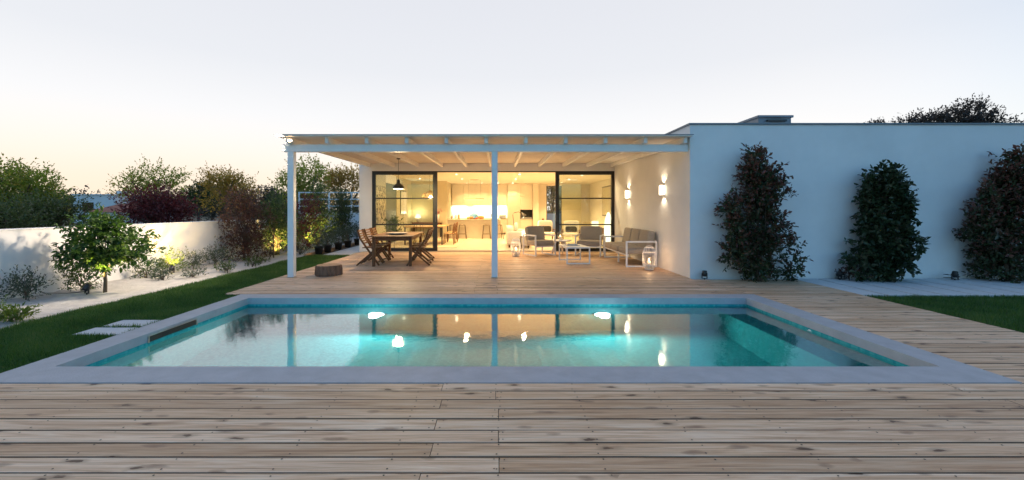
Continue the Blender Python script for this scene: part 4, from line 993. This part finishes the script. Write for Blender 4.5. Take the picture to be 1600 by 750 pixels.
# ------------------------------------------------------------------ plants against the wing wall
def blobs_col(prof, ry):   # (z, x, half width)
    return [(x, 0, z, hw, ry, .30) for z, x, hw in prof]
plant('photinia_shrub', 'tall dark photinia with red tips against wall, nearest the house corner', 'shrub', (5.13, 8.30, 0),
      blobs_col([(.3, .02, .46), (.7, .0, .50), (1.1, .02, .48), (1.45, .08, .44), (1.75, .12, .38), (2.02, .04, .24), (2.3, -.05, .08), (2.1, .30, .07), (1.35, -.50, .09), (.95, -.50, .14), (.55, -.45, .18), (.35, .66, .07), (.62, .60, .05)], .22),
      'leaf_photinia', .095, 330, 4, 8, .17, .045, 41, wid=.52, trunk_r=.02, stems=5, limbs=7, up=.75, tipred=.74, shell=.5)
plant('photinia_shrub', 'dense flat topped dark shrub against wall, the middle one', 'shrub', (7.62, 8.32, 0),
      blobs_col([(.3, .04, .40), (.65, .06, .42), (1.0, .04, .42), (1.35, .02, .43), (1.65, 0, .42), (1.85, .0, .34), (1.98, -.05, .14), (.38, -.56, .08), (1.5, .42, .10), (.8, .45, .08)], .22),
      'leaf_laurel', .12, 340, 4, 7, .13, .05, 42, wid=.55, trunk_r=.02, stems=4, limbs=6, up=.2, shell=.45)
plant('photinia_shrub', 'broad dark photinia with red tips against wall, cut by right picture edge', 'shrub', (10.05, 8.28, 0),
      blobs_col([(.3, 0, .64), (.7, -.02, .68), (1.1, 0, .62), (1.5, .04, .52), (1.85, .1, .40), (2.1, .15, .26), (2.3, .12, .10), (1.0, -.62, .12), (1.55, -.45, .10)], .24),
      'leaf_photinia', .10, 370, 4, 8, .19, .05, 43, wid=.52, trunk_r=.02, stems=5, limbs=7, up=.7, tipred=.72, shell=.5)
plant('small_shrub', 'small brownish sprig at the wall foot left of the middle shrub', 'shrub', (7.02, 8.42, 0), [(0, 0, .16, .12, .08, .14)], 'leaf_brown', .07, 14, 3, 5, .09, .03, 44, trunk_r=.008)
def spotlight(label, loc, rz, cable, group='black garden spotlights', tilt=35):
    s = thing('garden_spotlight', label, 'spotlight', loc, rz, group)
    h = MB().lathe([(0, -.06), (.035, -.06), (.045, -.03), (.045, .05), (.04, .055), (.038, .045), (0, .04)], 16).build('head', 'black_metal', s, True); h.location = (0, 0, .12); h.rotation_euler = (R(tilt), 0, 0)
    MB().bar((-.05, 0, .02), (-.05, 0, .13), .012, .02).bar((.05, 0, .02), (.05, 0, .13), .012, .02).bar((-.056, 0, .02), (.056, 0, .02), .02, .012).build('bracket', 'black_metal', s)
    MB().tube([(0, 0, .02), (0, 0, -.08)], [.014, .004], 8).build('stake', 'black_metal', s)
    if cable: MB().tube(cable, .007, 6).build('cable', 'black_metal', s, True)
    return s
spotlight('black garden spotlight at foot of the house corner', (4.18, 8.52, 0), 0, None, tilt=0)
spotlight('black garden spotlight with coiled cable at foot of middle shrub', (6.86, 8.46, .0), .4, [(.05 + .09 * math.cos(t * .7), .1 * math.sin(t * .7), .015 + .004 * t) for t in range(20)], tilt=60)
spotlight('black garden spotlight left of the right hand photinia', (9.12, 8.42, 0), -.3, [(-.05 + .12 * math.cos(t * .6), .08 * math.sin(t * .6), .015 + .006 * t) for t in range(18)], tilt=10)

# ------------------------------------------------------------------ left garden
Zs = -0.03
lem = thing('lemon_tree', 'young bright green lemon tree lit from below in sand', 'tree', (-6.78, 7.30, Zs))
lb = [(0, 0, .86, .62, .55, .30), (-.42, 0, .66, .32, .35, .20), (.42, .05, .70, .34, .35, .24), (-.1, 0, 1.14, .36, .32, .20), (-.15, 0, 1.32, .14, .12, .12), (.22, .0, 1.12, .20, .2, .16), (0, -.1, .55, .5, .3, .16)]
P, D, S, tone, tt, C = foliage(lb, 200, 3, 6, .105, .12, .06, 61, .25, .5)
D[:, 2] -= .25
near = np.argsort(P[:, 1] - .3 * np.linalg.norm(P[:, [0, 2]] - np.array([0, .85]), axis=1))
sel = near[:270]; rest = near[270:]
me = leaf_mesh('crown', P[rest], D[rest], S[rest], .48, 62, v=tone[rest], nrm_up=.7); me.materials.append(MATS['leaf_lemon']); tag(put(bpy.data.objects.new('crown', me), lem), kind='stuff')
lvm = []
for q in range(6):
    mm = leaf_mesh('leaf', np.zeros((1, 3)), np.array([[0, 1.0, 0]]), np.array([1.0]), .46, 70 + q, nrm_up=4, v=np.array([q / 5]), fold=.18 + .05 * (q % 3)); mm.materials.append(MATS['leaf_lemon']); lvm.append(mm)
for q, j in enumerate(sel):
    o = put(bpy.data.objects.new('leaf', lvm[q % 6]), lem); o.location = P[j]
    d = Vector(D[j]).normalized(); o.rotation_mode = 'QUATERNION'
    from mathutils import Quaternion
    o.rotation_quaternion = d.to_track_quat('Y', 'Z') @ Quaternion((0, 1, 0), rnd.uniform(-.6, .6)); o.scale = (S[j],) * 3
mb = MB(); mb.tube([(0, 0, -.03), (.01, 0, .2), (-.01, 0, .42), (0, 0, .6)], [.03, .026, .024, .02], 10)
for q in range(12):
    tg = Vector(C[(q * 5) % len(C)]); mb.tube([(0, 0, .40 + .015 * q), Vector((0, 0, .55)).lerp(tg, .5), tg], [.014, .01, .004], 6, False)
mb.build('trunk', 'trunk', lem, True)
s = spotlight('black garden spotlight with cable lighting the lemon tree trunk', (-6.86, 7.06, Zs + .02), -.4, None, tilt=-35)
MB().tube([(0, 0, .06), (-.12, .04, .03), (-.35, -.12, .015), (-.7, -.25, .012), (-1.1, -.2, .015), (-1.5, -.5, .012)], .006, 6).build('cable', 'black_metal', s, True)
lamp('bulb_light', 'SPOT', (.0, .07, .17), 120, (1.0, .70, .26), s, .02, None, 80, .5, aim=(.06, .22, .55))
lamp_sh = dict(trunk_r=.008)
def shrub(label, x, y, w, h, mat, leaf, n, seed, up=.5, wid=.42, twl=None, lv=6, name='garden_shrub', **k2):
    return plant(name, label, 'shrub', (x, y, Zs), [(0, 0, h * .45, w * .5, w * .42, h * .42), (-w * .2, 0, h * .3, w * .3, w * .3, h * .26), (w * .2, 0, h * .35, w * .3, w * .3, h * .3)], mat, leaf, n, 3, lv, twl or h * .28, .03, seed, wid=wid, trunk_r=.008, stems=4, limbs=5, up=up, **k2)
shrub('dark grey green shrub at left picture edge by the white wall', -7.50, 6.72, .62, .52, 'leaf_grey', .05, 60, 101)
shrub('olive green shrub by the wall left of the lemon tree', -7.42, 7.55, .60, .46, 'leaf_shrub', .05, 56, 102)
shrub('shrub by the wall just right of the lemon tree', -7.45, 8.95, .5, .42, 'leaf_shrub', .05, 44, 103)
shrub('yellow lit shrub glowing against the white wall', -7.52, 9.75, .55, .52, 'leaf_lime', .05, 56, 104)
shrub('small grey green clump in the sand before the yellow lit shrub', -6.85, 8.65, .36, .22, 'leaf_grey', .045, 24, 105)
shrub('grey green shrub by the wall next right of the yellow lit one', -7.45, 10.35, .5, .48, 'leaf_grey', .05, 44, 106)
shrub('loose low grey green plant in the sand nearest the lawn edge', -6.38, 8.85, .42, .28, 'leaf_grey', .05, 18, 107, up=.8)
shrub('round grey green shrub at the foot of the burgundy bush', -7.35, 11.0, .55, .60, 'leaf_grey', .055, 50, 108)
shrub('low lime green mound in the sand at left picture edge', -6.25, 5.42, .50, .22, 'leaf_lime', .05, 60, 109, up=.9)
shrub('small bushy green plant in the sand in front of burgundy bush', -6.25, 9.75, .36, .27, 'leaf_shrub', .05, 26, 110, up=.8)
shrub('small bushy green plant in the sand before the young tree', -6.18, 10.65, .40, .24, 'leaf_shrub', .05, 26, 111, up=.8)
shrub('tiny low green plant in sand behind the white post', -6.4, 11.4, .4, .16, 'leaf_shrub', .045, 20, 112, up=.8)
shrub('low green plant in the sand next to the first potted shrub', -6.35, 13.6, .6, .3, 'leaf_grey', .05, 30, 113)
s = spotlight('black garden spotlight under the yellow lit shrub', (-7.28, 9.45, Zs + .01), 0, None, tilt=-30)
lamp('bulb_light', 'SPOT', (0, .06, .16), 200, (1.0, .66, .20), s, .03, None, 90, .6, aim=(-.25, .35, .4))
plant('burgundy_shrub', 'large burgundy brown bush overhanging the end of white wall', 'shrub', (-7.15, 12.0, Zs), [(0, 0, .5, .65, .6, .5), (.05, 0, 1.1, .62, .6, .5), (-.1, 0, 1.6, .45, .5, .40)], 'leaf_brown', .07, 260, 3, 7, .2, .08, 121, wid=.4, trunk_r=.02, stems=4, limbs=8, up=.6, fine=False)
plant('dark_shrub', 'dark green bush with yellow lit base behind the young tree', 'shrub', (-7.1, 13.6, Zs), [(0, 0, .5, .7, .5, .5), (.1, 0, 1.1, .6, .5, .5), (0, 0, 1.6, .4, .4, .3)], 'leaf_shrub', .07, 230, 3, 6, .18, .08, 122, wid=.45, trunk_r=.02, stems=4, limbs=6, up=.5, fine=False)
plant('young_tree', 'slim staked young green tree at the lawn end', 'tree', (-6.75, 12.75, Zs), [(0, 0, 1.1, .38, .35, .38), (0, 0, 1.45, .25, .25, .2)], 'leaf_shrub', .08, 80, 3, 6, .14, .06, 123, wid=.45, trunk_r=.018, limbs=7, fork=.5)
s = spotlight('black garden spotlight shining between the young tree and dark bush', (-7.0, 13.05, Zs + .01), 0, None, tilt=-30)
lamp('bulb_light', 'SPOT', (0, .06, .18), 200, (1.0, .66, .20), s, .03, None, 120, .6, aim=(-.05, .45, .4))
MB().disc((0, .02, .16), .035, 12).build('lens', 'glow_spot', s)
plant('purple_shrub', 'dark purple bush left of the yellow lit hedge behind the post', 'shrub', (-7.2, 15.2, Zs), [(0, 0, .5, .8, .5, .5), (0, 0, 1.1, .7, .5, .45), (.3, 0, 1.5, .4, .4, .3)], 'leaf_red', .07, 230, 3, 6, .2, .08, 124, wid=.42, trunk_r=.02, stems=4, limbs=6, fine=False)
plant('lit_hedge_shrub', 'bush with bright yellow lit patch behind the potted shrubs', 'shrub', (-7.0, 16.4, Zs), [(0, 0, .55, .8, .5, .55), (.1, 0, 1.2, .55, .45, .5), (.1, 0, 1.9, .35, .35, .4)], 'leaf_shrub', .08, 240, 3, 6, .2, .08, 125, wid=.45, trunk_r=.02, stems=4, limbs=6, fine=False)
s = spotlight('black garden spotlight in front of the yellow lit hedge bush', (-6.95, 15.55, Zs + .01), 0, None, tilt=-30)
lamp('bulb_light', 'SPOT', (0, .06, .18), 480, (1.0, .72, .16), s, .03, None, 90, .6, aim=(-.05, .45, .35))
plant('column_shrub', 'tall dark column shaped shrub in front of the railing', 'shrub', (-6.75, 18.4, Zs), [(0, 0, .6, .5, .4, .6), (0, 0, 1.3, .42, .4, .5), (0, 0, 1.9, .28, .3, .35)], 'leaf_dark', .08, 200, 3, 6, .2, .08, 126, wid=.45, trunk_r=.02, stems=3, limbs=6, fine=False)
plant('column_shrub', 'dark column shaped shrub close to the house pier', 'shrub', (-6.0, 20.4, Zs), [(0, 0, .6, .5, .4, .6), (0, 0, 1.3, .42, .4, .5), (0, 0, 2.0, .28, .3, .35)], 'leaf_dark', .08, 190, 3, 6, .2, .08, 127, wid=.45, trunk_r=.02, stems=3, limbs=6, fine=False)
for i, y in enumerate((13.4, 14.1, 15.05, 16.0, 17.1)):
    w_ = ('nearest', 'second', 'third', 'fourth', 'farthest')[i]
    p = thing('plant_pot', 'black plant pot on pale path, %s of the five' % w_, 'pot', (-5.66, y, -.012), 0, 'black pots along the path')
    MB().lathe([(0, 0), (.10, 0), (.135, .22), (.145, .22), (.145, .25), (.13, .25), (.125, .2), (0, .2)], 20).build('shell', 'pot', p, True); MB().disc((0, 0, .215), .125, 18).build('soil', 'soil', p)
    plant('olive_bush', 'grey green bush growing in the %s black pot' % w_, 'potted plant', (-5.66, y, .20), [(0, 0, .26, .24, .24, .22), (0, 0, .42, .15, .15, .14)], 'leaf_grey', .06, 44, 3, 6, .12, .04, 140 + i, wid=.3, trunk_r=.008, stems=3, limbs=5, group='bushes in black pots', up=.8)

# ------------------------------------------------------------------ beyond the garden
def tree(label, x, y, blobs, mat, leaf, n, seed, tr=.12, wid=.5, name='tree', tw=4, lv=6, sp=.18, twl=.4, shell=.45, up=.3, limbs=10, fork=.4, group='trees beyond the garden wall'):
    return plant(name, label, 'tree', (x, y, -.1), blobs, mat, leaf, n, tw, lv, twl, sp, seed, wid=wid, trunk_r=tr, limbs=limbs, up=up, shell=shell, fork=fork, fine=False, group=group)
def at(px, py, d): return ((px - 777) * d / 660, 1.4 + (328 - py) * d / 660)
x, z = at(35, 290, 21)
tree('big rounded green tree behind the wall at left picture edge', x, 21, [(0, 0, 1.5, 1.9, 1.5, 1.1), (.2, 0, 2.6, 1.6, 1.4, .95), (-.8, 0, 3.0, 1.1, 1.0, .8), (.9, 0, 2.2, .9, .9, .7)], 'leaf_tree', .16, 520, 201, lv=7)
x, z = at(82, 320, 17)
tree('dark dense hedge tree behind the wall left of white house', x, 17, [(0, 0, 1.0, 1.1, .8, .7), (-.9, 0, 1.2, 1.0, .8, .7), (.6, 0, 1.4, .7, .7, .6)], 'leaf_dark', .12, 330, 202, name='hedge_tree')
x, z = at(20, 320, 15)
tree('dark evergreen hedge tree behind the wall in left corner', x, 15, [(0, 0, .9, 1.2, .8, .7), (-.8, 0, 1.0, 1.0, .8, .7)], 'leaf_dark', .12, 260, 203, name='hedge_tree')
x, z = at(245, 315, 17)
tree('dark red leaved tree behind the wall', x, 17, [(0, 0, 1.3, 1.25, 1.0, .75), (-.2, 0, 1.75, .9, .8, .55), (.7, 0, 1.4, .7, .7, .6)], 'leaf_red', .12, 420, 204, name='red_tree')
x, z = at(235, 280, 24)
tree('sparse light green tree with open crown behind the red tree', x, 24, [(.3, 0, 3.3, 1.2, 1.0, .7), (-1.0, 0, 2.8, 1.1, .9, .6), (1.4, 0, 2.9, .8, .8, .6), (0, 0, 2.3, 1.3, 1.0, .5)], 'leaf_tree', .15, 190, 205, sp=.22, up=.5)
x, z = at(352, 290, 20)
tree('golden leaved tree rising above the burgundy bush', x, 20, [(0, 0, 2.3, 1.0, .9, .8), (-.2, 0, 2.85, .8, .7, .5), (.6, 0, 2.5, .7, .7, .6)], 'leaf_gold', .13, 230, 206, sp=.16, up=.5)
x, z = at(475, 270, 24)
tree('green tree with open crown just behind the white post', x, 24, [(0, 0, 2.6, 1.2, 1.0, .9), (.3, 0, 3.5, 1.0, .9, .7), (-.6, 0, 3.1, .7, .7, .6)], 'leaf_tree', .15, 230, 207, sp=.2, up=.5)
x, z = at(535, 280, 26)
tree('golden green tree beside the house behind the railing', x, 26, [(0, 0, 2.8, 1.3, 1.0, 1.0), (.7, 0, 3.4, .9, .9, .6), (-.7, 0, 3.3, .8, .8, .6)], 'leaf_gold', .15, 240, 208, sp=.2, up=.5)
x, z = at(310, 285, 34)
tree('small distant tree between the sparse tree and golden tree', x, 34, [(0, 0, 2.4, 1.5, 1.2, .9), (.5, 0, 3.0, 1.0, 1.0, .6)], 'leaf_dark', .2, 200, 209)
for i, (px, d, h, w_) in enumerate(((410, 48, 3.9, 2.6), (440, 52, 3.6, 2.6), (330, 55, 4.0, 3.0), (470, 46, 3.4, 2.4))):
    x, z = at(px, 300, d)
    tree('far dark tree on the skyline, %s' % ('left of the white post', 'right next to the white post', 'behind the golden tree', 'right of the white post')[i], x, d, [(0, 0, h * .55, w_, w_ * .7, h * .42), (w_ * .4, 0, h * .75, w_ * .6, w_ * .5, h * .25)], 'leaf_far', .3, 170, 215 + i, sp=.3, twl=.6)
# far wood
rg = np.random.default_rng(77); bl_ = []
for q in range(90):
    d = rg.uniform(85, 130); px = rg.uniform(-150, 600); x, z = at(px, 300, d); h = rg.uniform(3.2, 5.2)
    bl_.append((x, d, h * .5, rg.uniform(3, 6), 3, h * .5))
P, D, S, tone, tt, C = foliage(bl_, 2600, 3, 5, .55, .9, .5, 78, .4, .45)
me = leaf_mesh('far_wood', P, D, S, .7, 79, fine=False, v=tone); me.materials.append(MATS['leaf_far']); tag(put(bpy.data.objects.new('far_wood', me)), 'distant dark wood along the skyline on the left', 'wood', kind='stuff')
# tree over the wing roof
for i, (px, py, d, bl2, lb2, n) in enumerate(((1490, 175, 34, [(0, 0, 8.4, 2.0, 1.6, 1.1), (1.4, 0, 9.2, 1.4, 1.3, .9), (-2.2, 0, 8.5, 1.4, 1.2, .7), (-3.6, 0, 8.1, 1.0, 1.0, .5), (3.2, 0, 8.1, 1.2, 1.1, .8)], 'tall brown green tree rising above the wing roof', 430), (1366, 195, 36, [(0, 0, 8.0, 1.2, 1.0, .7)], 'low bit of tree crown above the wing roof edge', 90))):
    x, z = at(px, py, d)
    tree(lb2, x, d, bl2, 'leaf_eucalypt', .22, n, 230 + i, tr=.25, sp=.22, twl=.5, limbs=16, fork=.7, group='trees behind the wing')
# neighbouring houses
nb = thing('neighbour_house', 'white flat roofed house far behind the wall', 'house', (-42.6, 45, 0))
B(-2.6, 1.9, 0, 6, -.1, 2.95).build('wall', 'far_white', nb); B(-2.7, 2.0, -.1, 6.1, 2.95, 3.08).build('roof', 'far_white', nb); B(.2, .9, 2, 2.6, 3.08, 3.5).build('chimney', 'far_white', nb); B(-1.6, -.4, -.03, -.005, 1.2, 2.2).build('window', 'oven_glass', nb)
nr = thing('red_roof_house', 'low house with red tiled roof before the white house', 'house', (-36.6, 40, 0))
B(-2.0, 2.4, 0, 5, -.1, 1.25).build('wall', 'far_white', nr)
mb = MB(); mb.add([(-2.3, -.3, 1.2), (2.7, -.3, 1.2), (2.7, 5.3, 1.2), (-2.3, 5.3, 1.2), (-1.2, 2.5, 2.05), (1.8, 2.5, 2.05)], [(0, 1, 5, 4), (1, 2, 5), (2, 3, 4, 5), (3, 0, 4), (3, 2, 1, 0)]); mb.build('roof', 'roof_red', nr)
B(-1.0, -.2, -.02, -.004, .3, 1.0).build('window', 'oven_glass', nr)
# seen through the garden door behind the living room
bw = thing('rear_wall', 'white garden wall seen through the rear door', 'wall', (4.4, 29.0, 0)); B(-3, 4, 0, .2, -.1, 1.15).build('wall', 'garden_plaster', bw)
tree('dark tree outside the rear door behind the living room', 4.2, 32, [(0, 0, 2.2, 1.8, 1.2, 1.6), (0, 0, 3.6, 1.4, 1.2, 1.0)], 'leaf_dark', .18, 260, 240, group='trees behind the house')
